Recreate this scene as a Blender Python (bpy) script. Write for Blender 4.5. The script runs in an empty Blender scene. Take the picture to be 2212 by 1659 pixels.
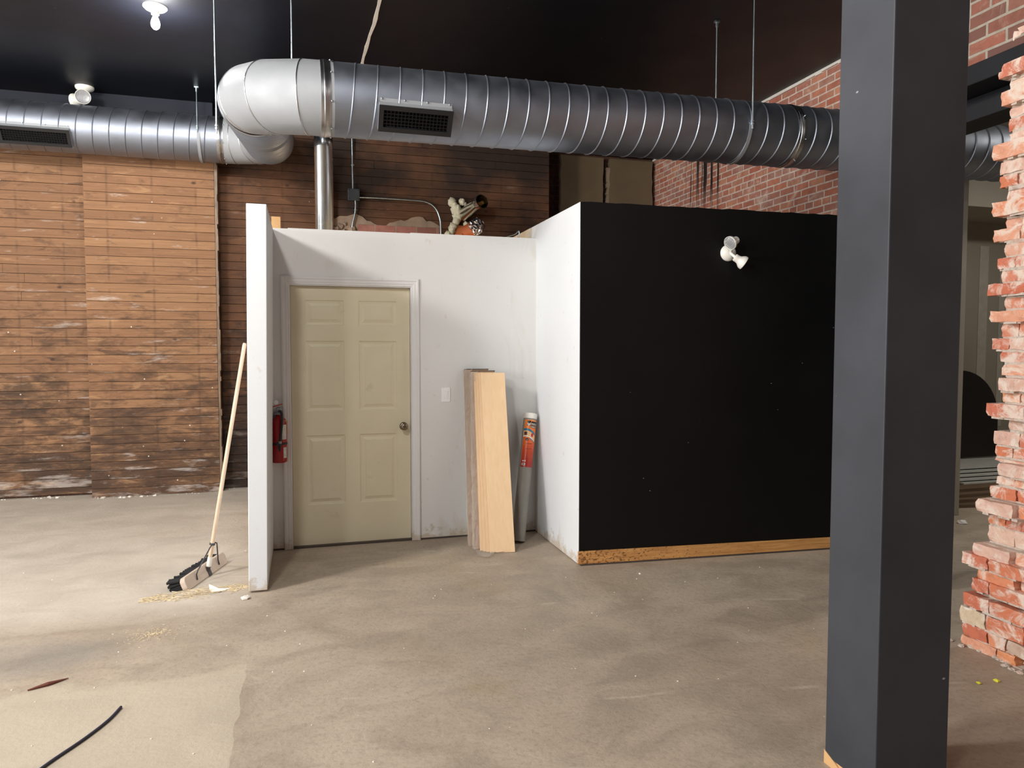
import bpy, math, random
from mathutils import Vector as V, Matrix
random.seed(7)
sc = bpy.context.scene
COL = sc.collection
PI = math.pi

# ------------------------------------------------------------------ helpers
def lin(c):
    return tuple(((x/255)/12.92 if x/255 <= .04045 else ((x/255+.055)/1.055)**2.4) for x in c)

class MB:
    """collects shapes, builds ONE mesh object"""
    def __init__(s): s.v=[]; s.f=[]; s.c=[]; s.cur=None
    def add(s, vs, fs):
        o=len(s.v); s.v+= [V(p) for p in vs]; s.f+= [[o+i for i in f] for f in fs]
        s.c+= [s.cur]*len(fs)
    def box(s, a, b, M=None):
        (x0,y0,z0),(x1,y1,z1)=a,b
        vs=[V(p) for p in ((x0,y0,z0),(x1,y0,z0),(x1,y1,z0),(x0,y1,z0),(x0,y0,z1),(x1,y0,z1),(x1,y1,z1),(x0,y1,z1))]
        if M is not None: vs=[M@p for p in vs]
        s.add(vs,[(0,3,2,1),(4,5,6,7),(0,1,5,4),(1,2,6,5),(2,3,7,6),(3,0,4,7)])
    def hexa(s, vs):
        s.add(vs,[(0,3,2,1),(4,5,6,7),(0,1,5,4),(1,2,6,5),(2,3,7,6),(3,0,4,7)])
    def tube(s, pts, rad, n=12, cap=True, closed=False):
        pts=[V(p) for p in pts]; m=len(pts)
        rads=rad if isinstance(rad,(list,tuple)) else [rad]*m
        tans=[]
        for i in range(m):
            a=pts[i]-pts[i-1] if i>0 else None
            b=pts[i+1]-pts[i] if i<m-1 else None
            t=(a.normalized() if a else V())+(b.normalized() if b else V()); tans.append(t.normalized())
        u=tans[0].orthogonal().normalized(); rings=[]
        for i in range(m):
            t=tans[i]; u=(u-t*u.dot(t)).normalized(); w=t.cross(u)
            rings.append([pts[i]+(u*math.cos(2*PI*k/n)+w*math.sin(2*PI*k/n))*rads[i] for k in range(n)])
        vs=[p for r in rings for p in r]
        fs=[(i*n+k,i*n+(k+1)%n,(i+1)*n+(k+1)%n,(i+1)*n+k) for i in range(m-1) for k in range(n)]
        if cap: fs+= [tuple(range(n))[::-1], tuple((m-1)*n+k for k in range(n))]
        s.add(vs,fs)
    def lathe(s, prof, org, axis=(0,0,1), n=32, cap0=True, cap1=True):
        """prof: (radius, height) along axis from org"""
        a=V(axis).normalized(); u=a.orthogonal().normalized(); w=a.cross(u); o=V(org)
        vs=[o+a*h+(u*math.cos(2*PI*k/n)+w*math.sin(2*PI*k/n))*max(r,1e-4) for r,h in prof for k in range(n)]
        m=len(prof)
        fs=[(i*n+k,i*n+(k+1)%n,(i+1)*n+(k+1)%n,(i+1)*n+k) for i in range(m-1) for k in range(n)]
        if cap0: fs.append(tuple(range(n))[::-1])
        if cap1: fs.append(tuple((m-1)*n+k for k in range(n)))
        s.add(vs,fs)
    def prism(s, poly, d):
        """poly: list of 3-D points (planar), extruded by vector d"""
        n=len(poly); d=V(d); p=[V(q) for q in poly]
        s.add(p+[q+d for q in p],[tuple(range(n))[::-1],tuple(n+i for i in range(n))]+[(i,(i+1)%n,n+(i+1)%n,n+i) for i in range(n)])
    def build(s, name, mat, parent=None, org=None, smooth=None, bevel=0, recalc=False):
        base=V(org) if org is not None else V()
        if parent is not None: base=wloc(parent)
        me=bpy.data.meshes.new(name)
        me.from_pydata([tuple(p-base) for p in s.v],[],s.f)
        if any(c is not None for c in s.c):
            at=me.attributes.new('tone','FLOAT_COLOR','FACE')
            for i,c in enumerate(s.c): at.data[i].color=(*(c or (1,1,1)),1)
        me.materials.append(mat)
        if recalc:
            import bmesh
            bm=bmesh.new(); bm.from_mesh(me); bmesh.ops.recalc_face_normals(bm,faces=bm.faces); bm.to_mesh(me); bm.free()
        if smooth is not None:
            for p in me.polygons: p.use_smooth=True
            me.set_sharp_from_angle(angle=math.radians(smooth))
        o=bpy.data.objects.new(name,me); COL.objects.link(o)
        if parent is not None: o.parent=parent
        else: o.location=base
        if bevel:
            m=o.modifiers.new('bevel','BEVEL'); m.width=bevel; m.segments=2; m.limit_method='ANGLE'; m.angle_limit=math.radians(40)
        return o
def wloc(o):
    p=V()
    while o is not None: p+=o.location; o=o.parent
    return p
def tag(o,label,cat,group=None,kind=None):
    o['label']=label; o['category']=cat
    if group: o['group']=group
    if kind: o['kind']=kind
    return o
def thing(name,loc,label,cat,group=None):
    o=bpy.data.objects.new(name,None); COL.objects.link(o); o.location=loc; o.empty_display_size=.05
    return tag(o,label,cat,group)
def struct(o): o['kind']='structure'; return o
def BX(*ab):
    m=MB(); m.box(*ab); return m

# ------------------------------------------------------------------ node helper
class NT:
    def __init__(s,name):
        s.m=bpy.data.materials.new(name); s.m.use_nodes=True; s.t=s.m.node_tree; s.n=s.t.nodes
        s.b=s.n['Principled BSDF']; s.out=s.n['Material Output']
    def node(s,typ,inp=None,**kw):
        n=s.n.new(typ)
        for k,v in kw.items(): setattr(n,k,v)
        for k,v in (inp or {}).items():
            if hasattr(v,'is_linked') or isinstance(v,bpy.types.NodeSocket): s.t.links.new(v,n.inputs[k])
            else: n.inputs[k].default_value=v
        return n
    def pos(s):
        if not hasattr(s,'_p'): s._p=s.node('ShaderNodeNewGeometry').outputs['Position']
        return s._p
    def mapv(s,scale=(1,1,1),loc=(0,0,0),rot=(0,0,0),vec=None):
        return s.node('ShaderNodeMapping',{'Vector':vec or s.pos(),'Scale':scale,'Location':loc,'Rotation':rot}).outputs[0]
    def noise(s,scale=5,detail=4,rough=.55,vec=None,dist=0.):
        return s.node('ShaderNodeTexNoise',{'Vector':vec or s.pos(),'Scale':scale,'Detail':detail,'Roughness':rough,'Distortion':dist}).outputs[0]
    def ramp(s,fac,stops,interp='LINEAR'):
        n=s.node('ShaderNodeValToRGB',{'Fac':fac}); r=n.color_ramp; r.interpolation=interp
        while len(r.elements)<len(stops): r.elements.new(.5)
        for e,(p,c) in zip(r.elements,stops):
            e.position=p; e.color=(*c,1) if isinstance(c,tuple) else (c,c,c,1)
        return n.outputs[0]
    def mix(s,fac,a,b,mode='MIX'):
        n=s.node('ShaderNodeMix',data_type='RGBA',blend_type=mode)
        for k,v in ((0,fac),(6,a),(7,b)):
            if isinstance(v,bpy.types.NodeSocket): s.t.links.new(v,n.inputs[k])
            elif isinstance(v,tuple): n.inputs[k].default_value=(*v,1)
            else: n.inputs[k].default_value=v
        return n.outputs[2]
    def math(s,op,a,b=0.,c=None):
        n=s.node('ShaderNodeMath',operation=op)
        for k,v in ((0,a),(1,b),(2,c)):
            if v is None: continue
            if isinstance(v,bpy.types.NodeSocket): s.t.links.new(v,n.inputs[k])
            else: n.inputs[k].default_value=v
        return n.outputs[0]
    def xyz(s,vec=None):
        n=s.node('ShaderNodeSeparateXYZ',{0:vec or s.pos()}); return n.outputs
    def comb(s,x,y,z):
        return s.node('ShaderNodeCombineXYZ',{0:x,1:y,2:z}).outputs[0]
    def band(s,v,lo,hi,soft):
        """1 inside lo..hi"""
        a=s.node('ShaderNodeMapRange',{0:v,1:lo-soft,2:lo+soft,3:0.,4:1.},interpolation_type='SMOOTHSTEP').outputs[0]
        b=s.node('ShaderNodeMapRange',{0:v,1:hi-soft,2:hi+soft,3:1.,4:0.},interpolation_type='SMOOTHSTEP').outputs[0]
        return s.math('MULTIPLY',a,b)
    def bump(s,h,strength=.3,dist=.01):
        n=s.node('ShaderNodeBump',{'Height':h,'Strength':strength,'Distance':dist}); s.t.links.new(n.outputs[0],s.b.inputs['Normal'])
    def set(s,color=None,rough=None,metal=None,**kw):
        for k,v in (('Base Color',color),('Roughness',rough),('Metallic',metal),*kw.items()):
            if v is None: continue
            if isinstance(v,bpy.types.NodeSocket): s.t.links.new(v,s.b.inputs[k])
            elif isinstance(v,tuple) and len(v)==3: s.b.inputs[k].default_value=(*v,1)
            else: s.b.inputs[k].default_value=v
        return s.m

def plain(name,rgb,rough=.5,metal=0.,var=.08,scale=12,**kw):
    t=NT(name); c=lin(rgb)
    n=t.noise(scale,4)
    col=t.ramp(n,[(.3,tuple(x*(1-var) for x in c)),(.7,tuple(min(1,x*(1+var)) for x in c))])
    t.bump(t.noise(scale*8,3),.06,.004)
    return t.set(col,rough,metal,**kw)

# ------------------------------------------------------------------ materials
def m_wood(name,base,dark,light,seed,stain=.55,white=.35,soot=False):
    t=NT(name); X,Y,Z=t.xyz()[:3]
    idx=t.math('FLOOR',t.math('DIVIDE',Z,.0925))
    seg=t.math('FLOOR',t.math('ADD',t.math('MULTIPLY',X,.55),t.math('MULTIPLY',idx,.37)))
    wn=t.node('ShaderNodeTexWhiteNoise',{'Vector':t.comb(idx,seg,seed)},noise_dimensions='3D').outputs['Value']
    grain=t.noise(1,6,.65,t.comb(t.math('MULTIPLY',X,2.2),t.math('MULTIPLY',idx,5.17),t.math('MULTIPLY',Z,70)),.6)
    big=t.noise(1,5,.6,t.comb(t.math('MULTIPLY',X,1.7),seed,t.math('MULTIPLY',Z,3.2)),.5)
    col=t.ramp(wn,[(0,tuple(.82*a+.18*b for a,b in zip(base,dark))),(.5,base),(1,tuple(.7*a+.3*b for a,b in zip(base,light)))])
    col=t.mix(t.ramp(grain,[(.30,.62),(.62,0.)]),col,tuple(.45*a+.55*b for a,b in zip(base,dark)))
    col=t.mix(t.ramp(grain,[(.6,0.),(.85,.5)]),col,light)
    # grime, denser near the lower third of the wall
    low=t.node('ShaderNodeMapRange',{0:Z,1:.2,2:2.3,3:.10,4:-.07}).outputs[0]
    fine=t.noise(1,7,.7,t.comb(t.math('MULTIPLY',X,6),seed+3,t.math('MULTIPLY',Z,16)),.8)
    g=t.math('ADD',t.math('MULTIPLY',big,.6),t.math('ADD',t.math('MULTIPLY',fine,.4),low))
    col=t.mix(t.ramp(g,[(.47,0.),(.60,stain)]),col,tuple(x*.75 for x in dark))
    pl=t.noise(1,6,.68,t.comb(t.math('MULTIPLY',X,2.6),t.math('ADD',t.math('MULTIPLY',idx,3.71),seed),t.math('MULTIPLY',Z,11)),.5)
    g2=t.math('ADD',pl,t.math('MULTIPLY',low,.8))
    col=t.mix(t.ramp(g2,[(.54,0.),(.64,.62)]),col,dark)
    col=t.mix(t.ramp(pl,[(.30,.6),(.42,0.)]),col,light)
    # boards stencilled by removed laths: thin vertical lines
    lath=t.math('PINGPONG',t.math('ADD',X,seed*.13),.21)
    lm=t.math('MULTIPLY',t.ramp(lath,[(0.0,1.),(.018,0.)]),t.ramp(t.noise(9,3),[(.42,0.),(.6,.45)]))
    col=t.mix(lm,col,dark)
    # whitish lime remains
    wv=t.noise(1,6,.7,t.comb(t.math('MULTIPLY',X,1.9),t.math('ADD',t.math('MULTIPLY',idx,5.3),seed+9),t.math('MULTIPLY',Z,9)),.3)
    wl=t.node('ShaderNodeMapRange',{0:Z,1:0,2:.55,3:.12,4:0.}).outputs[0]
    col=t.mix(t.ramp(t.math('ADD',wv,wl),[(.6,0.),(.72,white)]),col,lin((206,196,188)))
    sp=t.node('ShaderNodeTexVoronoi',{'Vector':t.pos(),'Scale':9.}).outputs['Distance']
    col=t.mix(t.math('MULTIPLY',t.ramp(sp,[(.05,.85),(.07,0.)]),t.ramp(t.noise(5,3,.6,t.mapv((1,1,1),(seed,2,7))),[(.54,0.),(.57,1.)])),col,lin((228,222,214)))
    # knots and nail holes
    kn=t.node('ShaderNodeTexVoronoi',{'Vector':t.mapv((3.0,1,4.4),(seed,0,.3)),'Scale':1.}).outputs['Distance']
    col=t.mix(t.ramp(kn,[(.045,.8),(.085,0.)]),col,lin((58,38,28)))
    if soot:
        s=t.noise(1.3,4,.6,t.mapv((1,1,1.2),(3,0,1)))
        up=t.node('ShaderNodeMapRange',{0:Z,1:2.6,2:3.7,3:-.12,4:.12}).outputs[0]
        col=t.mix(t.ramp(t.math('ADD',s,up),[(.44,0.),(.66,.85)]),col,lin((30,22,19)))
    t.bump(t.math('ADD',grain,t.math('MULTIPLY',fine,.5)),.25,.004)
    return t.set(col,.8)
WOOD_L=m_wood('old_planks_left',lin((146,106,75)),lin((56,41,31)),lin((182,142,102)),2.,.72,.5)
WOOD_M=m_wood('old_planks_middle',lin((149,108,76)),lin((60,44,34)),lin((182,142,102)),5.,.62,.6)
WOOD_D=m_wood('old_planks_dark',lin((102,67,43)),lin((34,24,18)),lin((130,88,56)),8.,.8,.2,True)

def m_floor():
    t=NT('worn_concrete'); X,Y,Z=t.xyz()[:3]
    big=t.noise(.55,6,.6,None,.4); mid=t.noise(2.3,6,.62,t.mapv((1,1.6,1),(4,2,0)),.7); fine=t.noise(38,5,.7)
    col=t.ramp(big,[(.3,lin((162,147,129))),(.52,lin((176,161,143))),(.72,lin((188,173,154)))])
    col=t.mix(t.ramp(mid,[(.35,.5),(.55,0.)]),col,lin((138,125,110)))
    col=t.mix(t.ramp(mid,[(.58,0.),(.75,.45)]),col,lin((190,176,158)))
    st=t.noise(1.1,5,.6,t.mapv((1,1,1),(9,5,0)),.8)
    col=t.mix(t.ramp(st,[(.6,0.),(.74,.4)]),col,lin((118,112,106)))
    yl=t.noise(1.0,4,.6,t.mapv((1,1,1),(19,-5,0)),.8)
    col=t.mix(t.ramp(yl,[(.6,0.),(.74,.35)]),col,lin((168,150,112)))
    col=t.mix(t.ramp(fine,[(.36,.3),(.5,0.)]),col,lin((120,106,92)))
    # pale skim-coated patch near the camera, left; brighter light behind it put into the colour
    ex=t.math('ADD',X,t.math('MULTIPLY',t.math('SUBTRACT',t.noise(4,4),.5),.06))
    ey=t.math('ADD',Y,t.math('MULTIPLY',t.math('SUBTRACT',t.noise(2.2,5,.65),.5),.5))
    pm=t.math('MULTIPLY',t.math('LESS_THAN',ex,-.285),t.band(ey,-4.,3.62,.05))
    col=t.mix(t.math('MULTIPLY',pm,.6),col,lin((194,182,162)))
    d2=t.math('MULTIPLY',t.band(X,-9,-.45,.3),t.band(Y,4.55,9,.25))
    col=t.mix(t.math('MULTIPLY',d2,.7),col,t.ramp(mid,[(.3,lin((196,187,174))),(.7,lin((216,208,195)))]))
    dx=t.math('DIVIDE',t.math('ADD',X,1.3),.42); dy=t.math('DIVIDE',t.math('SUBTRACT',Y,4.05),.3)
    rr=t.math('ADD',t.math('ADD',t.math('MULTIPLY',dx,dx),t.math('MULTIPLY',dy,dy)),t.math('MULTIPLY',t.math('SUBTRACT',t.noise(3,5,.65),.5),2.2))
    col=t.mix(t.ramp(rr,[(.2,.5),(1.,0.)]),col,lin((132,128,122)))
    sp2=t.noise(120,2,.6); col=t.mix(t.ramp(sp2,[(.6,0.),(.72,.35)]),col,lin((206,194,176)))
    # dusty line along door wall and box
    # scrapes
    wv=t.node('ShaderNodeTexWave',{'Vector':t.mapv((1,1,1),(0,0,0),(0,0,.25)),'Scale':.55,'Distortion':3.,'Detail':4.,'Detail Scale':.8},bands_direction='Y').outputs['Fac']
    sc_=t.math('MULTIPLY',t.ramp(wv,[(.994,0.),(1.,1.)]),t.ramp(t.noise(2.6,4),[(.56,0.),(.66,.4)]))
    col=t.mix(sc_,col,lin((214,202,186)))
    wv2=t.node('ShaderNodeTexWave',{'Vector':t.mapv((1,1,1),(3,7,0),(0,0,1.1)),'Scale':.33,'Distortion':5.,'Detail':5.,'Detail Scale':.6},bands_direction='X').outputs['Fac']
    ck=t.math('MULTIPLY',t.ramp(wv2,[(0.,1.),(.0012,0.)]),t.ramp(t.noise(1.7,3,.5,t.mapv((1,1,1),(5,1,0))),[(.54,0.),(.6,.5)]))
    
    vo=t.node('ShaderNodeTexVoronoi',{'Vector':t.pos(),'Scale':4.}).outputs['Distance']
    col=t.mix(t.ramp(vo,[(.012,.6),(.02,0.)]),col,lin((226,218,206)))
    t.bump(t.math('ADD',t.math('MULTIPLY',fine,.45),t.math('ADD',mid,t.math('MULTIPLY',t.noise(11,5,.7,None,.6),.5))),.5,.009)
    return t.set(col,t.ramp(mid,[(.3,.55),(.7,.8)]))
FLOOR=m_floor()

def m_black(name,rgb,rough,scuff=.5,chips=.018):
    t=NT(name); c=lin(rgb)
    n=t.noise(1.6,5,.6); col=t.ramp(n,[(.35,c),(.7,tuple(x*1.5 for x in c))])
    sp=t.node('ShaderNodeTexVoronoi',{'Vector':t.mapv((1,1,1.7)),'Scale':5.}).outputs['Distance']
    col=t.mix(t.ramp(sp,[(chips,scuff),(chips+.012,0.)]),col,lin((170,172,178)))
    wv=t.noise(2,4,.6)
    t.bump(t.noise(9,4),.08,.006)
    r=t.ramp(wv,[(.3,rough-.03),(.7,rough+.05)])
    return t.set(col,r,**{'Specular IOR Level':.32 if 'ceiling' in name else .25})
CEIL=m_black('black_ceiling_paint',(10,13,21),.45,scuff=.3)
BLACKW=m_black('black_wall_paint',(7,7,8),.5)
COLUMN=m_black('charcoal_column_paint',(52,54,59),.5,scuff=.8,chips=.03)
BEAMM=m_black('black_steel_paint',(20,21,25),.5,scuff=.2)
CHARW=m_black('dark_wall_paint',(26,29,40),.6,scuff=.2)

def m_white(name,rgb,seed=0):
    t=NT(name); c=lin(rgb)
    n=t.noise(1.4,5,.6,t.mapv((1,1,.7),(seed,0,0)))
    col=t.ramp(n,[(.3,tuple(x*.95 for x in c)),(.7,c)])
    dr=t.noise(1,5,.65,t.mapv((5,5,1.2),(seed,3,0)),.5); Z=t.xyz()[2]
    low=t.node('ShaderNodeMapRange',{0:Z,1:0.,2:.25,3:.22,4:0.}).outputs[0]
    col=t.mix(t.ramp(t.math('ADD',dr,low),[(.62,0.),(.82,.55)]),col,lin((196,184,166)))
    ft=t.noise(14,6,.7); lo2=t.node('ShaderNodeMapRange',{0:Z,1:0.,2:.14,3:.26,4:-.05}).outputs[0]
    col=t.mix(t.ramp(t.math('ADD',ft,lo2),[(.58,0.),(.72,.7)]),col,lin((186,168,144)))
    mk=t.node('ShaderNodeTexVoronoi',{'Vector':t.mapv((1,1,.35),(seed,1,2)),'Scale':6.}).outputs['Distance']
    col=t.mix(t.ramp(mk,[(.014,.5),(.022,0.)]),col,lin((120,116,112)))
    t.bump(t.noise(14,4,.6),.10,.004)
    return t.set(col,.55)
WHITE=m_white('white_wall_paint',(224,224,222))
WHITE2=m_white('white_side_paint',(222,225,228),5)
TRIMW=m_white('white_trim_paint',(226,225,224),9)
GREYW=plain('far_room_grey_paint',(168,161,148),.7,var=.05,scale=1.2)
DRYWALL=plain('bare_drywall',(205,192,172),.8)

def m_brick(name,tones,mortar,smear,seed,rh=.0685,bw=.215,drips=False,vertical_plane=True):
    t=NT(name); X,Y,Z=t.xyz()[:3]
    wob=t.math('MULTIPLY',t.math('SUBTRACT',t.noise(3.5,3),.5),.016)
    vec=t.comb(t.math('ADD',t.math('ADD',Y,X),wob),t.math('ADD',Z,t.math('MULTIPLY',wob,.8)),0.)
    b=t.node('ShaderNodeTexBrick',{'Vector':vec,'Color1':(0,0,0,1),'Color2':(1,1,1,1),'Mortar':(.5,.5,.5,1),'Scale':1.,'Mortar Size':.0075,'Mortar Smooth':.2,'Bias':0.,'Brick Width':bw,'Row Height':rh})
    b.offset=.5; b.squash=.55; b.squash_frequency=6
    col=t.ramp(b.outputs['Color'],[(i/(len(tones)-1),lin(c)) for i,c in enumerate(tones)])
    n=t.noise(11,5,.65); col=t.mix(t.ramp(n,[(.35,.45),(.6,0.)]),col,tuple(x*.62 for x in lin(tones[0])))
    w=t.noise(4.5,6,.7,t.mapv((1,1,1),(seed,0,0)),.9)
    col=t.mix(t.ramp(w,[(.54,0.),(.7,smear)]),col,lin(mortar))
    mo=t.ramp(t.noise(22,4),[(.3,tuple(x*.7 for x in lin(mortar))),(.7,lin(mortar))])
    col=t.mix(b.outputs['Fac'],col,mo)
    if drips:
        yy=t.math('ADD',Y,t.math('MULTIPLY',t.math('SUBTRACT',t.noise(5,3),.5),.03))
        ln=t.noise(1,2,.5,t.comb(t.math('MULTIPLY',yy,17),0.,t.math('MULTIPLY',Z,.35)))
        dm=t.math('MULTIPLY',t.ramp(ln,[(.52,0.),(.57,1.)]),t.band(Y,7.4,8.2,.06))
        ht=t.node('ShaderNodeMapRange',{0:Z,1:3.0,2:3.5,3:0.,4:1.}).outputs[0]
        col=t.mix(t.math('MULTIPLY',dm,ht),col,lin((28,24,24)))
    h=t.math('SUBTRACT',t.math('MULTIPLY',n,.4),b.outputs['Fac'])
    t.bump(h,.6,.012)
    return t.set(col,.85)
BRICK=m_brick('red_brick',[(168,102,84),(202,132,104),(186,110,88),(180,134,118),(208,144,112),(168,114,100)],(226,210,196),.55,3,drips=True)
BRICKD=m_brick('dull_brick',[(120,78,66),(146,98,82),(104,72,64),(152,92,74)],(168,158,144),.55,6)
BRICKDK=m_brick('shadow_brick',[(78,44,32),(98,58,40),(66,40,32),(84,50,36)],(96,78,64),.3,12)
def m_pier():
    t=NT('broken_brick'); a=t.node('ShaderNodeAttribute',attribute_name='tone').outputs['Color']
    n=t.noise(26,5,.7); col=t.mix(t.ramp(n,[(.3,.3),(.5,0.)]),a,lin((140,76,58)))
    w=t.noise(9,6,.7,None,.8); col=t.mix(t.ramp(w,[(.47,0.),(.6,.85)]),col,lin((236,222,208)))
    t.bump(t.noise(34,6,.7),.7,.012)
    return t.set(col,.9)
PIER=m_pier()
MORTAR=NT('crumbled_mortar'); 
_t=MORTAR; _n=_t.noise(16,6,.7)
_t.bump(_t.noise(30,6,.75),.9,.02)
MORTAR=_t.set(_t.ramp(_n,[(.3,lin((190,164,148))),(.5,lin((232,218,204))),(.75,lin((216,168,148)))]),.95)

def m_galv(name,rgb,rough,var=.12,metal=1.,streak=False):
    t=NT(name); c=lin(rgb)
    n=t.noise(3.2,5,.6) if not streak else t.noise(1,4,.6,t.mapv((60,60,3)))
    col=t.ramp(n,[(.3,tuple(x*(1-var) for x in c)),(.7,c)])
    r=t.ramp(t.noise(6,4),[(.3,rough-.05),(.7,rough+.08)])
    t.bump(t.noise(7,2),.04,.01)
    return t.set(col,r,metal)
GALV=m_galv('galvanized_spiral',(152,158,170),.5)
GALVE=m_galv('galvanized_elbow',(160,163,167),.66,metal=.35)
GALVP=m_galv('galvanized_pipe',(196,204,210),.22,.25,streak=True)
SEAM=m_galv('metal_seam',(200,202,206),.28)
ZINC=m_galv('zinc_rod',(186,200,206),.35)
CHROME=m_galv('bright_flue_steel',(216,214,210),.14)
STEELG=plain('grey_box_steel',(92,98,104),.42,.6)
NICKEL=m_galv('satin_nickel',(150,138,120),.26)
REGBLK=plain('black_register_paint',(24,24,27),.4)
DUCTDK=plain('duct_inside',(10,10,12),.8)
PLAST=plain('white_plastic',(232,230,222),.35,var=.02)
CREAM=NT('cream_door_paint'); _t=CREAM; _n=_t.noise(2.1,5,.6)
_c=_t.ramp(_n,[(.3,lin((216,207,178))),(.7,lin((224,215,188)))])
_d=_t.noise(5,5,.65); _c=_t.mix(_t.ramp(_d,[(.64,0.),(.78,.3)]),_c,lin((150,138,110)))
CREAM=_t.set(_c,.45)
OAK=NT('raw_pine_base'); _t=OAK
_g=_t.noise(1,6,.65,_t.mapv((3,30,45)),.6); _c=_t.ramp(_g,[(.3,lin((168,112,58))),(.6,lin((206,152,90)))])
_v=_t.noise(52,3,.6,_t.mapv((1,1,1.6))); _x=_t.xyz()[0]
_msk=_t.node('ShaderNodeMapRange',{0:_x,1:1.9,2:3.4,3:.10,4:-.08}).outputs[0]
_c=_t.mix(_t.ramp(_t.math('ADD',_v,_msk),[(.60,0.),(.68,.85)]),_c,lin((96,58,30)))
OAK=_t.set(_c,.75)
def m_board(name,a,b,ax):
    t=NT(name); g=t.noise(1,6,.6,t.mapv(ax),.5)
    return t.set(t.ramp(g,[(.3,lin(a)),(.7,lin(b))]),.5)
MAPLE=m_board('maple_laminate',(229,194,152),(236,204,165),(40,40,2.2))
BOARDE=m_board('fibreboard_edge',(150,106,72),(178,130,92),(30,30,6))
BOARDB=m_board('wrapped_board',(176,142,112),(196,162,130),(30,30,3))
DARKE=plain('dark_board_edge',(74,64,58),.6)
def m_film():
    t=NT('clear_plastic_film'); m=t.set(lin((235,232,225)),.12)
    t.b.inputs['Alpha'].default_value=.3; t.bump(t.noise(22,5,.6,None,1.2),.8,.03); return m
FILM=m_film()
TUBEC=plain('grey_tube_card',(142,138,130),.5)
ORANGE=NT('orange_print'); _t=ORANGE; _z=_t.xyz()[2]
_n=_t.math('ADD',_t.node('ShaderNodeMapRange',{0:_z,1:.62,2:.95,3:0.,4:1.}).outputs[0],_t.math('MULTIPLY',_t.math('SUBTRACT',_t.noise(20,3),.5),.25))
ORANGE=_t.set(_t.ramp(_n,[(0,lin((168,42,30))),(.35,lin((222,84,38))),(1,lin((240,138,62)))]),.3)
INK=plain('black_print',(22,20,20),.35); INKW=plain('white_print',(236,234,228),.35,var=.02)
TEALP=plain('teal_print',(40,122,150),.35); PEACH=plain('peach_print',(240,196,140),.35); REDP=plain('red_print',(196,40,50),.35); BROWNP=plain('brown_print',(78,34,28),.35)
RED=plain('extinguisher_red',(152,8,18),.25,var=.05); RUBBER=plain('black_rubber',(26,26,27),.5); LABELW=plain('printed_white_label',(205,202,196),.5,var=.2,scale=60); TAGY=plain('yellow_tag',(214,180,96),.6); REDL=plain('red_lever',(178,30,32),.35)
ASH=m_board('pale_wood_handle',(206,180,154),(224,200,174),(40,40,3)); BLOCK=plain('pale_broom_block',(196,178,162),.6); BRIST=plain('black_bristles',(20,21,23),.6,var=.4,scale=60); WIRE=plain('grey_wire',(76,76,78),.4,.7)
STRAW=plain('straw',(226,208,174),.8,var=.22,scale=40); PAPER=plain('white_paper',(240,236,228),.7,var=.03); PLASTER=plain('plaster_crumb',(228,222,212),.9)
CORDM=plain('dark_blue_cord',(46,46,62),.7); BARK=plain('brown_splinter',(110,58,46),.7); YEL=plain('yellow_scrap',(226,222,70),.6); PINE=plain('raw_stud_pine',(200,158,108),.7)
FOAM=plain('cream_spray_foam',(218,214,190),.8); FOIL=m_galv('crumpled_foil',(225,225,228),.16); GLOWORG=plain('orange_glow_colour',(188,104,58),.6)  # warm washroom glow put into the colour of wood bits and flex tube
PANELP=plain('olive_painted_plaster',(112,98,76),.55,var=.1,scale=3); MORTL=plain('old_lime_mortar',(150,130,112),.9,var=.2,scale=8); PINKB=m_brick('pink_brick_patch',[(160,104,92),(182,126,112),(148,98,88),(170,112,100)],(160,140,122),.4,15,rh=.09,bw=.24)
MARC=plain('dark_maroon_board',(22,12,14),.45); SHEET=plain('pale_grey_sheet',(206,206,200),.6); BOARDK=m_board('brown_old_board',(96,78,60),(124,102,80),(3,30,30)); LENS=NT('clear_lens')
LENS.set(lin((214,215,218)),.18,.55); LENS.bump(LENS.node('ShaderNodeTexWave',{'Vector':LENS.pos(),'Scale':55.}).outputs['Fac'],.7,.01); LENS=LENS.m
def m_emit(name,rgb,st):
    t=NT(name); return t.set(rgb,.4,**{'Emission Color':rgb,'Emission Strength':st})
BULB=m_emit('lit_bulb',(1.,.97,.92),70.)

# ------------------------------------------------------------------ camera
cam=bpy.data.cameras.new('camera'); co=bpy.data.objects.new('camera',cam); COL.objects.link(co)
cam.sensor_width=36; cam.lens=1550/2212*36; cam.clip_start=.05
co.location=(0,0,1.55); co.rotation_euler=(math.radians(90-2.85),0,math.radians(-16.2)); sc.camera=co

# ------------------------------------------------------------------ room shell
CZ=4.13
struct(BX((-8.2,-5.2,-.12),(12.2,9.5,0)).build('floor',FLOOR))
struct(BX((-8.2,-5.2,CZ),(4.9,9.5,CZ+.15)).build('ceiling',CEIL))
m=MB()                                                             # street side: storefront openings to the left
m.box((-8.2,-5.2,0),(-8,9.5,.35)); m.box((-8.2,-5.2,3.1),(-8,9.5,CZ))
for y0,y1 in ((-5.2,-4.2),(-1.3,-1.1),(1.9,2.1),(5.2,9.5)): m.box((-8.2,y0,.35),(-8,y1,3.1))
struct(m.build('wall_left',WHITE))
for i,(y0,y1) in enumerate(((-4.2,-1.3),(-1.1,1.9),(2.1,5.2))):
    f=MB()
    for a,b in (((-8.12,y0,.35),(-8.05,y1,.43)),((-8.12,y0,3.02),(-8.05,y1,3.1)),((-8.12,y0,.43),(-8.05,y0+.08,3.02)),((-8.12,y1-.08,.43),(-8.05,y1,3.02))): f.box(a,b)
    struct(f.build('window_%d'%(i+1),BEAMM))
struct(BX((-8.2,-5.2,0),(3.4,-5.0,CZ)).build('wall_front',CHARW))
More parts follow.
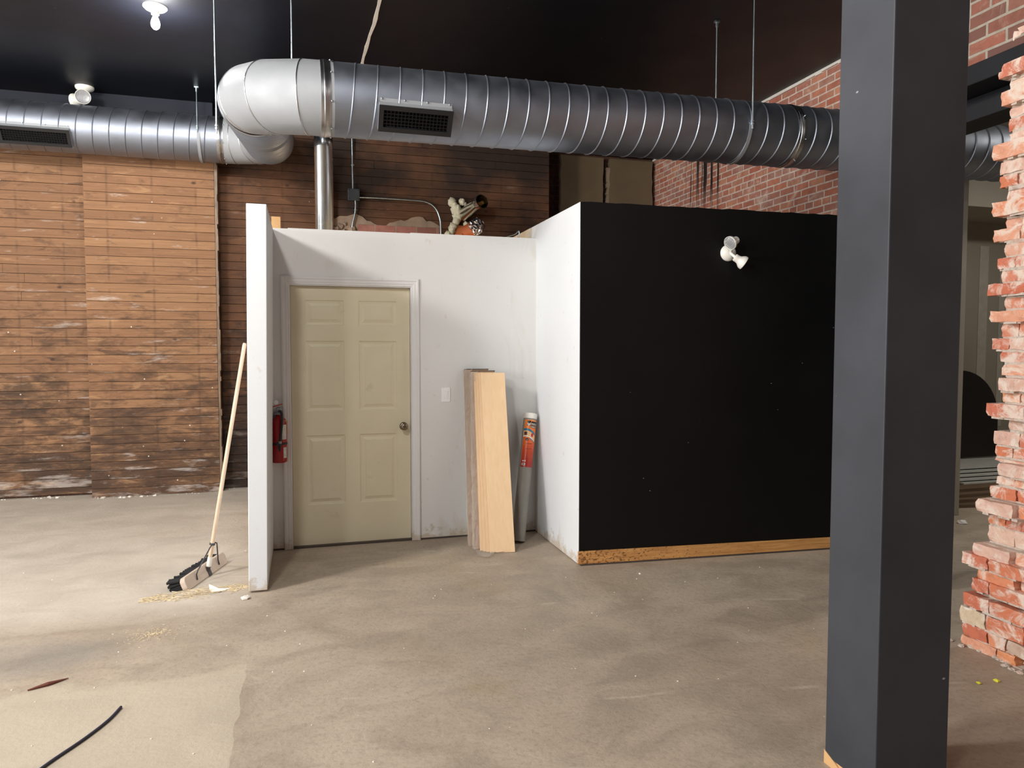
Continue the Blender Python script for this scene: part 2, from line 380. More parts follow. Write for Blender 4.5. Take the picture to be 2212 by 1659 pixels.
# back wall: three plank faces
def planks(name,mat,x0,x1,yf,z0,z1,seed,edge=None):
    r=random.Random(seed); m=MB(); k0=int(z0/.0925); z=k0*.0925
    while z<z1:
        a,b=max(z,z0)+.0018,min(z+.0925,z1)-.0018
        if b-a>.01:
            xs=[x0]; x=x0+r.uniform(.8,3.5)
            while x<x1-.5: xs.append(x); x+=r.uniform(1.6,4.2)
            xs.append(x1)
            for i in range(len(xs)-1):
                dy=r.uniform(-.0022,.0022)
                m.box((xs[i]+.0006,yf+dy,a),(xs[i+1]-.0006,yf+.022,b))
        z+=.0925
    o=m.build(name,mat,bevel=.0025); return struct(o)
SPLIT=3.62
planks('wall_back_left',WOOD_L,-8,-2.125,8.46,.02,SPLIT,1)
planks('wall_back_middle',WOOD_M,-2.123,-.885,8.285,.0,SPLIT,2)
planks('wall_back_right',WOOD_D,-.86,2.932,8.455,.0,4.1,3)
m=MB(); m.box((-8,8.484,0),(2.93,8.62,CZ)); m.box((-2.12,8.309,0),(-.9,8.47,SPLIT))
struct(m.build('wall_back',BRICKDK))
struct(BX((-8,8.43,SPLIT+.002),(-.25,8.482,CZ)).build('wall_back_upper',CHARW))
struct(BX((-2.12,8.27,SPLIT+.002),(-.885,8.42,CZ)).build('wall_back_bulkhead',CHARW))
# raw edge post at the end of the middle plank face
m=MB(); r=random.Random(5); z=.02
while z<SPLIT:
    h=r.uniform(.05,.12); w=r.uniform(-.006,.006); m.box((-.884,8.287,z),(-.858+w,8.452,min(z+h,SPLIT)))
    z+=h
tr=struct(m.build('trim_1',m_board('weathered_edge',(96,76,58),(150,126,104),(30,30,6))))
# alcove with the two painted panels, brick behind
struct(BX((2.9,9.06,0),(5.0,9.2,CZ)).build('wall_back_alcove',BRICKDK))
def rough_panel(name,x0,x1,y,z0,z1,seed):
    r=random.Random(seed); n=60; L=[];R=[]
    for i in range(n+1):
        z=z0+(z1-z0)*i/n; L.append((x0+r.uniform(-.006,.012),y,z)); R.append((x1+r.uniform(-.012,.006)-(.02*max(0,1-(z-z0)/.5) if seed==1 else 0),y,z))
    m=MB(); m.prism(L+R[::-1],(0,.06,0)); return struct(m.build(name,PANELP,recalc=True))
rough_panel('wall_back_panel',3.27,3.875,8.97,0.02,CZ-.05,1)
rough_panel('wall_back_panel.001',3.968,4.60,8.97,0.02,CZ-.05,2)
m=MB(); r=random.Random(8); z=2.3
while z<3.95:
    h=r.uniform(.02,.06); m.box((3.935+r.uniform(-.01,.012),8.985,z),(3.972+r.uniform(0,.012),9.04,z+h)); z+=h
struct(m.build('trim_2',MORTL))
# right brick wall and its near stretch over the beam
m=MB(); m.box((4.66,5.15,0),(4.95,9.2,CZ)); struct(m.build('wall_right',BRICK))
m=MB(); r=random.Random(3); y=5.2
while y<9:
    l=r.uniform(.08,.3); m.box((4.64,y,CZ-.022-r.uniform(0,.014)),(4.68,y+l,CZ+.01)); y+=l
struct(m.build('trim_3',PLASTER))
m=MB(); m.box((3.4,-5,3.03),(3.72,3.75,CZ)); m.box((3.42,-5,0),(3.72,2.6,3.03)); struct(m.build('wall_right_near',BRICKD))
bm_=thing('steel_beam',(3.4,2.9,2.8),'black steel beam carrying the brickwork over the opening at right','beam')
m=MB(); m.box((3.37,2.42,2.925),(3.74,3.75,3.028)); m.build('top_plate',BEAMM,bm_,bevel=.004)
m=MB(); m.box((3.55,2.42,2.80),(3.76,3.75,2.923)); m.build('web',BEAMM,bm_,bevel=.004)
m=MB(); m.box((3.46,3.55,0),(3.7,3.75,2.79)); struct(m.build('wall_right_jamb',BRICKD))

# ------------------------------------------------------------------ toothed brick pier (irregular, one mesh of bricks + mortar core)
CAMP=V((0,0,1.55)); TH=math.radians(16.2); PT=math.radians(2.85)
FWD=V((math.sin(TH)*math.cos(PT),math.cos(TH)*math.cos(PT),-math.sin(PT))); RGT=V((math.cos(TH),-math.sin(TH),0)); UPV=RGT.cross(FWD)
def onX(x,y,X):                                                    # where a sight line meets the plane X
    d=FWD+RGT*((x-1106)/1550)-UPV*((y-829.5)/1550); return CAMP+d*(X/d.x)
rows=[(2189,64,96,0),(2184,115,141,0),(2156,142,174,1),(2181,176,199,2),(2162,200,232,1),(2181,234,257,0),(2179,258,286,0),(2181,289,312,0),(2144,314,350,1),(2161,351,380,0),
(2160,382,408,0),(2176,412,436,2),(2142,439,471,1),(2173,473,495,2),(2146,497,525,0),(2170,527,556,2),(2155,558,583,0),(2164,585,612,2),(2132,614,640,1),(2170,643,669,2),(2138,672,698,1),
(2164,699,729,2),(2143,731,756,0),(2161,759,783,0),(2164,786,811,0),(2156,815,845,1),(2165,847,869,0),(2131,870,900,1),(2179,902,930,2),(2145,929,960,0),(2149,961,985,0),(2151,986,997,2),
(2155,998,1027,1),(2154,1026,1046,0),(2138,1047,1073,0),(2108,1075,1104,3),(2136,1105,1131,0),(2135,1132,1168,2),(2102,1171,1200,3),(2078,1190,1216,4),(2112,1226,1254,3),(2099,1246,1274,4),
(2080,1277,1306,4),(2074,1306,1340,4),(2078,1342,1369,4),(2076,1368,1391,4)]
tones=[(214,128,94),(226,146,108),(208,122,96),(228,164,134),(220,178,160),(204,116,88),(232,152,104),(226,186,168)]
m=MB(); mo=MB(); r=random.Random(11)
def rbrick(mb,x0,x1,y0,y1,z0,z1,tone,j=.0028):
    mb.cur=lin(tone)
    # chipped brick: subdivided box with jitter
    nx,ny,nz=2,5,3; idx={}; vs=[]; fs=[]
    def vid(i,k,l):
        if (i,k,l) not in idx:
            e=sum(q in (0,n) for q,n in ((i,nx),(k,ny),(l,nz)))
            c=V((x0+(x1-x0)*i/nx,y0+(y1-y0)*k/ny,z0+(z1-z0)*l/nz)); ctr=V(((x0+x1)/2,(y0+y1)/2,(z0+z1)/2))
            jj=j*(1.4 if e>=2 else .7)
            c+=V((r.uniform(-jj,jj),r.uniform(-jj,jj),r.uniform(-jj,jj)*.7))
            if e==3: c+=(ctr-c)*r.uniform(.0,.035)
            idx[(i,k,l)]=len(vs); vs.append(c)
        return idx[(i,k,l)]
    for k in range(ny):
        for l in range(nz):
            fs.append((vid(0,k,l),vid(0,k,l+1),vid(0,k+1,l+1),vid(0,k+1,l))); fs.append((vid(nx,k,l),vid(nx,k+1,l),vid(nx,k+1,l+1),vid(nx,k,l+1)))
    for i in range(nx):
        for l in range(nz):
            fs.append((vid(i,0,l),vid(i+1,0,l),vid(i+1,0,l+1),vid(i,0,l+1))); fs.append((vid(i,ny,l),vid(i,ny,l+1),vid(i+1,ny,l+1),vid(i+1,ny,l)))
    for i in range(nx):
        for k in range(ny):
            fs.append((vid(i,k,0),vid(i,k+1,0),vid(i+1,k+1,0),vid(i+1,k,0))); fs.append((vid(i,k,nz),vid(i+1,k,nz),vid(i+1,k+1,nz),vid(i,k+1,nz)))
    mb.add(vs,fs)
prev=None
for (px,ya,yb,kind) in rows:
    X=3.4-{0:.0,1:.035,2:-.008,3:.085,4:.10}[kind]+r.uniform(-.004,.004)
    a=onX(px,ya,X); b=onX(px,yb,X); z1,z0=a.z,b.z; yl=(a.y+b.y)/2
    z0=max(z0,.0)
    y=yl; first=True
    lens=[.205 if kind in (1,3) else r.choice((.1,.15,.205))]
    while y>2.05:
        L=lens.pop(0) if lens else r.choice((.1,.2,.205,.21))
        xx=X if first or kind==4 and y>2.6 else 3.4-r.choice((0,0,.004,.008,-.004)) - (.05 if kind>=3 else 0)
        tone=r.choice(tones) if kind!=2 else r.choice([(226,190,170),(224,170,146),(214,176,158),(216,140,112)])
        if z1<.27 and r.random()<.3: tone=r.choice([(214,192,164),(202,176,156)])
        rbrick(m,xx,3.72,y-L+.008,y,z0+.003,z1-.002,tone)
        y-=L; first=False
    cx_=3.414 if kind<3 else 3.36
    mo.box((cx_,2.05,z0),(3.70,yl-.02,z1))
    if prev and prev[0]>z1: mo.box((max(cx_,prev[2])-.012,2.05,z1-.004),(3.70,min(yl,prev[1])-.012,prev[0]+.004))
    prev=(z0,yl,cx_)
    for q in range(6):
        yy=yl-r.uniform(.0,.3); mo.box((X+.004+r.uniform(-.003,.006),yy-r.uniform(.02,.09),z0-.007),(X+.06,yy,z0+.006))
p=struct(m.build('wall_right_pier',PIER)); struct(mo.build('wall_right_pier_mortar',MORTAR))
# rubble footing under the pier
m=MB()
def lump(mb,c,s,seed,n=8,flat=1.):
    r=random.Random(seed); vs=[];fs=[];R=5
    for i in range(R+1):
        th=PI*i/R
        for k in range(n):
            ph=2*PI*k/n; q=s*r.uniform(.75,1.2)
            vs.append(V(c)+V((math.sin(th)*math.cos(ph)*q,math.sin(th)*math.sin(ph)*q,math.cos(th)*q*flat)))
    for i in range(R):
        for k in range(n): fs.append((i*n+k,(i+1)*n+k,(i+1)*n+(k+1)%n,i*n+(k+1)%n))
    mb.add(vs,fs)
for i in range(26):
    t=i/25; lump(m,(3.30+r.uniform(-.03,.05)-.03*math.sin(t*3),2.93-t*.9+r.uniform(-.02,.02),.005),r.uniform(.012,.03),i,flat=.45)
tag(m.build('mortar_rubble',MORTAR,org=(3.3,2.6,0)),'crumbled mortar rubble along the foot of the broken brick pier','rubble',kind='stuff')

# ------------------------------------------------------------------ charcoal column
cl=thing('support_column',(2.01,2.06,0),'tall charcoal painted square column from floor to ceiling, foreground right','column')
m=MB(); m.box((1.855,1.94,.03),(2.165,2.185,CZ)); m.build('shaft',COLUMN,cl,bevel=.004)
m=MB(); m.prism([(1.853,2.187,0),(1.853,2.187,.05),(1.853,2.13,.028),(1.853,2.08,0)],(.02,0,0)); m.box((1.86,1.945,0),(2.16,2.18,.03)); m.build('bare_foot',PINE,cl)

# ------------------------------------------------------------------ white washroom box
WT=2.455
m=MB(); m.hexa([(-.353,4.757,.012),(-.24,4.757,.012),(-.24,5.83,.012),(-.353,5.83,.012),(-.327,4.757,2.445),(-.207,4.757,2.445),(-.207,5.83,2.445),(-.327,5.83,2.445)]); struct(m.build('wall_stub',WHITE2,bevel=.004))
m=MB(); m.box((-.24,5.72,.015),(-.10,5.83,2.452)); m.box((.825,5.72,.015),(1.87,5.83,2.462)); m.box((-.10,5.72,2.035),(.825,5.83,2.457))
struct(m.build('wall_door',WHITE))
struct(BX((-.24,5.725,0),(1.87,5.82,.014)).build('trim_4',DARKE))
A=V((1.872,4.722,0)); B=V((4.64,4.53,0)); dirb=(B-A).normalized(); nb=V((dirb.y,-dirb.x,0))   # nb faces the camera
struct(BX((1.87,4.735,.004),(1.985,7.4,2.572)).build('wall_side',WHITE2,bevel=.003))
m=MB(); r=random.Random(21); n=44; top=[]
for i in range(n+1):
    q=A+(B-A)*(i/n); top.append((q.x,q.y,2.573-.022*i/n+r.uniform(-.004,.003)))
poly=[(A.x,A.y,.06),(B.x,B.y,.06)]+top[::-1]
m.prism(poly,-nb*.012); struct(m.build('wall_black',BLACKW,recalc=True))
m=MB(); m.hexa([A-nb*.013+V((.12,0,0)),B-nb*.013,B-nb*.1,A-nb*.1+V((.12,0,0))]+[p_+V((0,0,2.55)) for p_ in (A-nb*.013+V((.12,0,0)),B-nb*.013,B-nb*.1,A-nb*.1+V((.12,0,0)))])
struct(m.build('wall_black_core',DRYWALL))
bb=MB(); a0=A+nb*.018-dirb*.012; b0=B+nb*.018
bb.hexa([a0+V((0,0,.012)),b0+V((0,0,.012)),b0-nb*.018+V((0,0,.012)),a0-nb*.018+V((0,0,.012)),a0+V((0,0,.104)),b0+V((0,0,.088)),b0-nb*.018+V((0,0,.088)),a0-nb*.018+V((0,0,.104))])
struct(bb.build('baseboard_black_wall',OAK,bevel=.003))
bb=MB(); bb.hexa([a0+V((.02,0,0)),b0,b0-nb*.018,a0-nb*.018+V((.02,0,0)),a0+V((.02,0,.012)),b0+V((0,0,.012)),b0-nb*.018+V((0,0,.012)),a0-nb*.018+V((.02,0,.012))]); struct(bb.build('trim_5',DARKE))
# back of the washroom (seen over the top)
struct(BX((-.24,7.4,0),(2.0,7.5,2.2)).build('wall_inner',DRYWALL))
m=MB(); m.box((1.838,5.84,2.30),(1.857,5.9,2.52)); m.box((1.858,5.84,2.25),(1.869,7.39,2.565)); struct(m.build('wall_side_inner',DRYWALL))

# door, casing, knob
def door():
    x0,x1,z0,z1,y=-.092,.820,.007,2.027,5.762
    m=MB(); W=x1-x0; H=z1-z0
    # stiles/rails layout in metres from left / top
    cols=[(.105,.40),(.512,.807)]
    rws=[(.105,.30),(.42,.965),(1.155,1.70)]
    xs=sorted({0,W}|{c for p in cols for c in p}); zs=sorted({0,H}|{c for p in rws for c in p})
    def P(x,z,d): return (x0+x,y+d,z1-z)
    inside=lambda x,z: any(a<x<b for a,b in cols) and any(a<z<b for a,b in rws)
    for i in range(len(xs)-1):
        for k in range(len(zs)-1):
            a,b,c,d=xs[i],xs[i+1],zs[k],zs[k+1]
            if inside((a+b)/2,(c+d)/2):
                rings=[]
                for ins,dep in ((0,0),(.006,.006),(.02,.009),(.024,.009),(.044,.002),(.046,.0)):
                    rings.append([P(a+ins,c+ins,dep),P(b-ins,c+ins,dep),P(b-ins,d-ins,dep),P(a+ins,d-ins,dep)])
                vs=[q for rg in rings for q in rg]; fs=[]
                for j in range(len(rings)-1):
                    for e in range(4): fs.append((j*4+e,j*4+(e+1)%4,(j+1)*4+(e+1)%4,(j+1)*4+e))
                fs.append(tuple(len(vs)-4+e for e in range(4))); m.add(vs,[f[::-1] for f in fs])
            else: m.add([P(a,c,0),P(b,c,0),P(b,d,0),P(a,d,0)],[(0,3,2,1)])
    m.box((x0,y+.0105,z0),(x1,y+.035,z1)); m.box((x0,y+.0005,z0),(x0+.004,y+.011,z1)); m.box((x1-.004,y+.0005,z0),(x1,y+.011,z1)); m.box((x0,y+.0005,z1-.004),(x1,y+.011,z1))
    return m
D=struct(door().build('door_1',CREAM,org=(.364,5.762,.012)))
k=V((.766,5.762,.925)); m=MB()
m.lathe([(.033,0),(.033,.004),(.029,.010),(.014,.014),(.012,.03),(.018,.036),(.0265,.046),(.0285,.056),(.026,.064),(.017,.069),(.012,.0695),(.011,.066),(.004,.066)],k,(0,-1,0),36)
m.build('door_knob',NICKEL,D,smooth=50)
m=MB(); m.lathe([(.0035,0),(.0035,.004)],k+V((.002,-.0662,0)),(0,-1,0),12); m.build('knob_button',NICKEL,D)
# jamb + casing
m=MB()
for a,b in (((-.1,5.72,0),(-.094,5.83,2.035)),((.823,5.72,0),(.829,5.83,2.035)),((-.1,5.72,2.029),(.829,5.83,2.036)),((.812,5.799,.012),(.823,5.812,2.03)),((-.094,5.799,.012),(-.085,5.812,2.03))): m.box(a,b)
struct(m.build('trim_6',TRIMW))
def casing(pts):  # pts = centre-line outer to inner profile swept around the opening with mitres
    m=MB(); prof=[(0,0),(0,-.010),(.008,-.016),(.02,-.016),(.024,-.012),(.044,-.011),(.05,-.008),(.060,-.008),(.066,-.004),(.066,0)]
    xl,xr,zt=-.160,.892,2.100; R=[]
    for (o,d) in prof:
        R.append([(xl+o,5.72+d,.002),(xl+o,5.72+d,zt-o),(xr-o,5.72+d,zt-o),(xr-o,5.72+d,.002)])
    vs=[p for c in R for p in c]; fs=[]
    for i in range(len(prof)-1):
        for k in range(3): fs.append((i*4+k,(i+1)*4+k,(i+1)*4+k+1,i*4+k+1))
    m.add(vs,fs); return m
struct(casing(None).build('trim_7',TRIMW,recalc=True))

# ------------------------------------------------------------------ spiral duct system
R_=.2286
duct=thing('spiral_duct',(1.2,4.85,3.16),'large galvanized spiral air duct with elbows and black supply grilles under ceiling','duct')
NA,NS,ZS,ZSL=4.836,.010,3.144,.016
def axN(x): return V((x,NA+NS*x,ZS+ZSL*x))
def spiral(p0,p1,pitch,phase,hand,n=72,r=R_,ribh=.0055,ribw=.011):
    p0,p1=V(p0),V(p1); L=(p1-p0).length; a=(p1-p0).normalized()
    u=V((0,0,1)); u=(u-a*u.dot(a)).normalized(); w=a.cross(u)
    m=MB(); seg=max(2,int(L/.25)); 
    vs=[p0+a*(L*i/seg)+(u*math.cos(2*PI*k/n)+w*math.sin(2*PI*k/n))*r for i in range(seg+1) for k in range(n)]
    m.add(vs,[(i*n+k,(i+1)*n+k,(i+1)*n+(k+1)%n,i*n+(k+1)%n) for i in range(seg) for k in range(n)])
    steps=int(L/pitch*n); prof=[(-.5,-.0008),(-.28,.6),(0,1.),(.28,.6),(.5,-.0008)]; vs=[];cnt=0
    for s in range(steps+1):
        h=s*pitch/n; ang=hand*2*PI*s/n+phase
        e=u*math.cos(ang)+w*math.sin(ang)
        for q,ht in prof: vs.append(p0+a*(h+q*ribw)+e*(r+ht*ribh))
        cnt+=1
    fs=[(i*5+k,(i+1)*5+k,(i+1)*5+k+1,i*5+k+1) if hand>0 else (i*5+k,i*5+k+1,(i+1)*5+k+1,(i+1)*5+k) for i in range(cnt-1) for k in range(4)]
    m.add(vs,fs); return m
def ringband(c,a,r,w,t=.004,n=64):
    a=V(a).normalized(); m=MB(); c=V(c)
    m.lathe([(r-.001,-w/2),(r+t,-w/2),(r+t,w/2),(r-.001,w/2)],c,a,n,False,False); return m
DX=V((1,NS,ZSL)).normalized()
spiral(axN(.20),axN(7.6),.1425,.6,-1).build('duct_run',GALV,duct,smooth=35)
RE=.457; cX=.157; zn=axN(cX).z
# near elbow: turns from -X to +Y ; centre lies behind the run
def elbow_pts(center,a0,a1,z0,z1):
    m=MB(); n=72; N=[0,15/90,45/90,75/90,1]; rings=[]
    for t in N:
        ph=math.radians(a0+(a1-a0)*t); e=V((math.cos(ph),math.sin(ph),0)); c=V(center)+e*RE; c.z=z0+(z1-z0)*(t*t if z1>zn and z0==zn else t*(2-t))
        rings.append([c+(e*math.cos(2*PI*k/n)+V((0,0,1))*math.sin(2*PI*k/n))*R_ for k in range(n)])
    m.add([p for g in rings for p in g],[(i*n+k,i*n+(k+1)%n,(i+1)*n+(k+1)%n,(i+1)*n+k) for i in range(4) for k in range(n)])
    o=m.build('duct_elbow',GALVE,duct,smooth=12,recalc=True)
    for g in rings[1:-1]:
        c=sum(g,V())/n; pts=[c+(p-c)*1.003 for p in g]; s=MB(); s.tube(pts+[pts[0]],.0035,6,False); s.build('gore_seam',SEAM,o,smooth=60)
    return o
YB=8.05; ZB=3.692; XD=cX-RE; y_a=NA+RE; y_b=YB-RE; z_a=3.245; z_b=3.62
elbow_pts((cX,y_a,0),-90,-180,zn,z_a)
elbow_pts((XD-RE,y_b,0),0,90,z_b,ZB)
spiral((XD,y_a,z_a),(XD,y_b+.12,z_b+.015),.115,0,-1,ribh=.011,ribw=.02).build('duct_run',GALV,duct,smooth=35)
spiral((-7.6,YB,ZB),(XD-RE-.05,YB,ZB),.1425,1.2,-1).build('duct_run',GALV,duct,smooth=35)
m=MB(); a=axN(cX-.004); m.tube([a,axN(.205)],R_+.0005,72,False); m.build('collar',GALVE,duct,smooth=40)
def coupling(c,a,r=R_):
    c=V(c); a=V(a).normalized(); m=MB()
    m.lathe([(r,-.03),(r+.003,-.03),(r+.003,-.012),(r+.0065,-.008),(r+.0065,.002),(r+.003,.008),(r+.003,.03),(r,.03)],c,a,72,False,False)
    b=m.build('coupling_band',SEAM,duct,smooth=35)
    u=a.orthogonal().normalized(); w=a.cross(u)
    for k in range(8):
        e=u*math.cos(k*PI/4+.35)+w*math.sin(k*PI/4+.35)
        s=MB(); s.lathe([(.006,0),(.006,.006),(.003,.009)],c+a*.034+e*(r+.001),e,8); s.build('screw',ZINC,b)
    return b
coupling(axN(.155),DX); coupling(axN(3.62),DX); coupling((XD-RE-.02,YB,ZB),(1,0,0)); coupling((XD,y_a+.02,z_a+.003),(0,1,.16))
def strap(c,a,lo):
    # metal band under the duct, from front rod to back rod
    c=V(c); a=V(a).normalized(); m=MB(); n=40; vs=[]
    for i in range(n+1):
        t=PI+PI*i/n; e=V((0,math.cos(t),math.sin(t))); 
        for s_ in (-.014,.014):
            vs.append(c+a*s_+e*(R_+.007)); vs.append(c+a*s_+e*(R_+.0095))
    fs=[]
    for i in range(n):
        o=i*4; fs+= [(o,o+4,o+6,o+2),(o+1,o+3,o+7,o+5),(o,o+1,o+5,o+4),(o+2,o+6,o+7,o+3)]
    m.add(vs,fs); return m.build('hanging_strap',GALVE,duct,smooth=40,recalc=True)
strap(axN(3.165),DX,0); strap((-.972,YB,ZB),(1,0,0),0);
def register(x0,x1,c,tilt,front):
    """black supply grille with a sheet-metal saddle on the front of a duct; c = duct axis point at mid x"""
    c=V(c); t=math.radians(tilt); f=V((0,-math.cos(t),-math.sin(t))); up=V((0,-math.sin(t),math.cos(t))); ax=V((1,0,0))
    h=.168; W=x1-x0; O=V(((x0+x1)/2,c.y,c.z))+f*(R_+front)
    m=MB()
    def fr(sx,sy,sd): return O+ax*sx+up*sy+f*sd
    hw,hh=W/2-.004,h/2-.004
    # saddle: walls running back into the duct, plus flanges lying on the duct
    for (ax0,ay0,ax1,ay1) in ((-hw,hh,hw,hh),(-hw,-hh,hw,-hh),(-hw,-hh,-hw,hh),(hw,-hh,hw,hh)):
        p=[fr(ax0,ay0,-.004),fr(ax1,ay1,-.004),fr(ax1*1.0,ay1*1.12,-front-.05),fr(ax0*1.0,ay0*1.12,-front-.05)]
        nrm=(p[1]-p[0]).cross(p[2]-p[1]).normalized()*.003; m.prism(p,nrm)
    # flange tabs following the duct curve (top)
    for sgn in (1,-1):
        vs=[];n=6
        for i in range(n+1):
            a_=math.radians(18+ 10*i/n)*sgn; e=f*math.cos(a_)+up*math.sin(a_)
            for sx in (-W/2+.004,W/2-.004): vs.append(V(((x0+x1)/2+sx,c.y,c.z))+e*(R_+.003))
        m.add(vs,[(2*i,2*i+1,2*i+3,2*i+2) for i in range(n)])
    o=m.build('supply_register',GALVE,duct,recalc=True)
    m=MB()
    B=.030
    for a,b in (((-W/2,h/2-B),(W/2,h/2)),((-W/2,-h/2),(W/2,-h/2+B)),((-W/2,-h/2+B),(-W/2+B,h/2-B)),((W/2-B,-h/2+B),(W/2,h/2-B))):
        m.hexa([fr(a[0],a[1],0),fr(b[0],a[1],0),fr(b[0],a[1],-.008),fr(a[0],a[1],-.008),fr(a[0],b[1],0),fr(b[0],b[1],0),fr(b[0],b[1],-.008),fr(a[0],b[1],-.008)])
    m.build('register_frame',REGBLK,o)
    m=MB(); iw,ih=W/2-B,h/2-B
    nv=max(8,int(2*iw/.022))
    for i in range(1,nv):
        x=-iw+2*iw*i/nv; m.hexa([fr(x-.001,-ih,-.006),fr(x+.001,-ih,-.006),fr(x+.001,-ih,-.018),fr(x-.001,-ih,-.018),fr(x-.001,ih,-.006),fr(x+.001,ih,-.006),fr(x+.001,ih,-.018),fr(x-.001,ih,-.018)])
    for i in range(1,5):
        y=-ih+2*ih*i/5; m.hexa([fr(-iw,y-.001,-.004),fr(iw,y-.001,-.004),fr(iw,y-.001,-.02),fr(-iw,y-.001,-.02),fr(-iw,y+.001,-.004),fr(iw,y+.001,-.004),fr(iw,y+.001,-.02),fr(-iw,y+.001,-.02)])
    m.build('grille',REGBLK,o)
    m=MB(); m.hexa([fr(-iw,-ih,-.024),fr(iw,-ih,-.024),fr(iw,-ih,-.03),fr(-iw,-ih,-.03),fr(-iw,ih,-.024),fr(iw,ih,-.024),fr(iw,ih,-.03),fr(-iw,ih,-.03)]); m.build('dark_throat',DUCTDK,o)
    for i in range(4):
        a_=math.radians(27); e=f*math.cos(a_)+up*math.sin(a_); m=MB(); m.lathe([(.006,0),(.006,.005),(.003,.008)],V((x0+.02+(W-.04)*i/3,c.y,c.z))+e*(R_+.003),e,8); m.build('screw',ZINC,o)
register(.475,.945,axN(.71),38,.035)
register(-2.70,-2.10,(-2.4,YB,ZB),36,.035)

# hanger rods
def rod(x,y,z0,label):
    o=thing('hanger_rod',(x,y,CZ),label,'hanger rod','duct hanger rods')
    m=MB(); m.tube([(x,y,z0),(x,y,CZ-.01)],.0055,8); m.build('threaded_rod',ZINC,o,smooth=40)
    m=MB(); m.box((x-.02,y-.015,CZ-.014),(x+.02,y+.015,CZ-.0005)); m.tube([(x,y,CZ-.05),(x,y,CZ-.012)],.011,6); m.build('ceiling_bracket',ZINC,o)
    m=MB(); m.tube([(x,y,z0+.03),(x,y,z0+.042)],.011,6); m.tube([(x,y,z0+.05),(x,y,z0+.058)],.013,6); m.build('nut',ZINC,o)
rod(-.978,YB-R_-.017,3.69,'short zinc rod in front of the far left duct, leftmost hanger')
rod(-.978,YB+R_+.017,3.72,'short zinc rod behind the far left duct, beside the leftmost hanger')
rod(-.543,5.30,3.0,'thin rod dropping from the ceiling to the left end of the big elbow')
rod(-.045,NA+R_+.016,3.312,'thin rod above the pale elbow just left of the ceiling crack')
rod(3.17,NA+.032-R_-.017,3.15,'long zinc rod in front of the dark duct, near the charcoal column')
rod(3.17,NA+.032+R_+.017,3.15,'zinc rod behind the duct with its bracket visible on the black ceiling')

# flue pipe
fl=thing('flue_pipe',(.19,6.45,0),'shiny galvanized vertical pipe rising behind the white door wall','pipe')
fx,fy=.190,6.45
def axD(y): return V((XD,y,z_a+(z_b-z_a)*(y-y_a)/(y_b-y_a)))
m=MB(); m.lathe([(.077,0),(.077,3.26),(.0785,3.262),(.0785,3.36),(.0775,3.362)],(fx,fy,0.0),(0,0,1),40,True,True); m.build('straight_pipe',GALVP,fl,smooth=40)
m=MB(); q=[(fx,fy,3.35),(fx,fy,3.40),(fx-.02,fy,3.46),(fx-.07,fy,3.505),(fx-.14,fy,3.52)]; q=[(a,b,c-.0) for a,b,c in q]
m.tube(q,[.078]*5,32,True); m.build('adjustable_elbow',GALVP,fl,smooth=15)
m=MB(); m.tube([(fx-.12,fy,3.52),(XD+.2,fy,3.50)],.074,32); m.build('branch_pipe',GALVP,fl,smooth=40)
# dark vertical strip beside the pipe
tag(BX((.275,8.36,2.3),(.335,8.45,3.6)).build('wall_strip',WOOD_D,org=(.3,8.4,2.3)),'dark vertical strip on the plank wall right of the flue pipe','stud')
tag(BX((-.235,6.2,0),(-.165,6.29,2.62)).build('wood_stud',PINE,org=(-.2,6.25,0)),'pale wood stud showing its top behind the white stub wall','stud')
# masonry patch in plank wall
m=MB(); r=random.Random(4); pts=[]
for i in range(30): pts.append((.33+1.25*i/29,8.44,3.02+r.uniform(-.02,.025)+.05*math.sin(i*.35)))
m.prism([(.33,8.44,2.3),(1.58,8.44,2.3)]+pts[::-1],(0,.012,0)); struct(m.build('wall_patch_mortar',MORTL,recalc=True))
m=MB(); m.box((.62,8.432,2.3),(1.56,8.4385,2.965)); struct(m.build('wall_patch_brick',PINKB))
m=MB()
for i in range(14):
    a=r.uniform(.1,.32); lump(m,(a+.25,8.43,2.9+r.uniform(-.12,.08)),r.uniform(.02,.05),i+90,flat=1.)
struct(m.build('wall_patch_rubble',MORTL))
# junction box and conduits
jx,jz=.572,3.285
jb=thing('junction_box',(jx,8.40,jz),'square grey steel junction box on the dark plank wall','junction box')
BX((jx-.062,8.375,jz-.062),(jx+.062,8.45,jz+.062)).build('box_body',STEELG,jb,bevel=.004)
BX((jx-.065,8.37,jz-.065),(jx+.065,8.376,jz+.065)).build('cover_plate',STEELG,jb,bevel=.003)
for sx,sz in ((.05,.05),(.05,-.05),(-.05,.05),(-.05,-.05)):
    m=MB(); m.lathe([(.007,0),(.007,.002),(.003,.004)],(jx+sx,8.37,jz+sz),(0,-1,0),8); m.build('screw',INK,jb)
def cable(name,pts,rad,mat,label,cat,group=None,n=8,clips=()):
    # smooth polyline
    P=[V(p) for p in pts]; out=[]
    for i in range(len(P)-1):
        p0=P[max(i-1,0)];p1=P[i];p2=P[i+1];p3=P[min(i+2,len(P)-1)]
        for t in [k/6 for k in range(6)]:
            out.append(.5*((2*p1)+(-p0+p2)*t+(2*p0-5*p1+4*p2-p3)*t*t+(-p0+3*p1-3*p2+p3)*t**3))
    out.append(P[-1])
    o=thing(name,P[0],label,cat,group); m=MB(); m.tube(out,rad,n); m.build('tube',mat,o,smooth=50)
    for c in clips:
        BX((c[0]-.016,c[1]-.008,c[2]-.006),(c[0]+.016,c[1]+.022,c[2]+.006)).build('clip',ZINC,o)
    return o
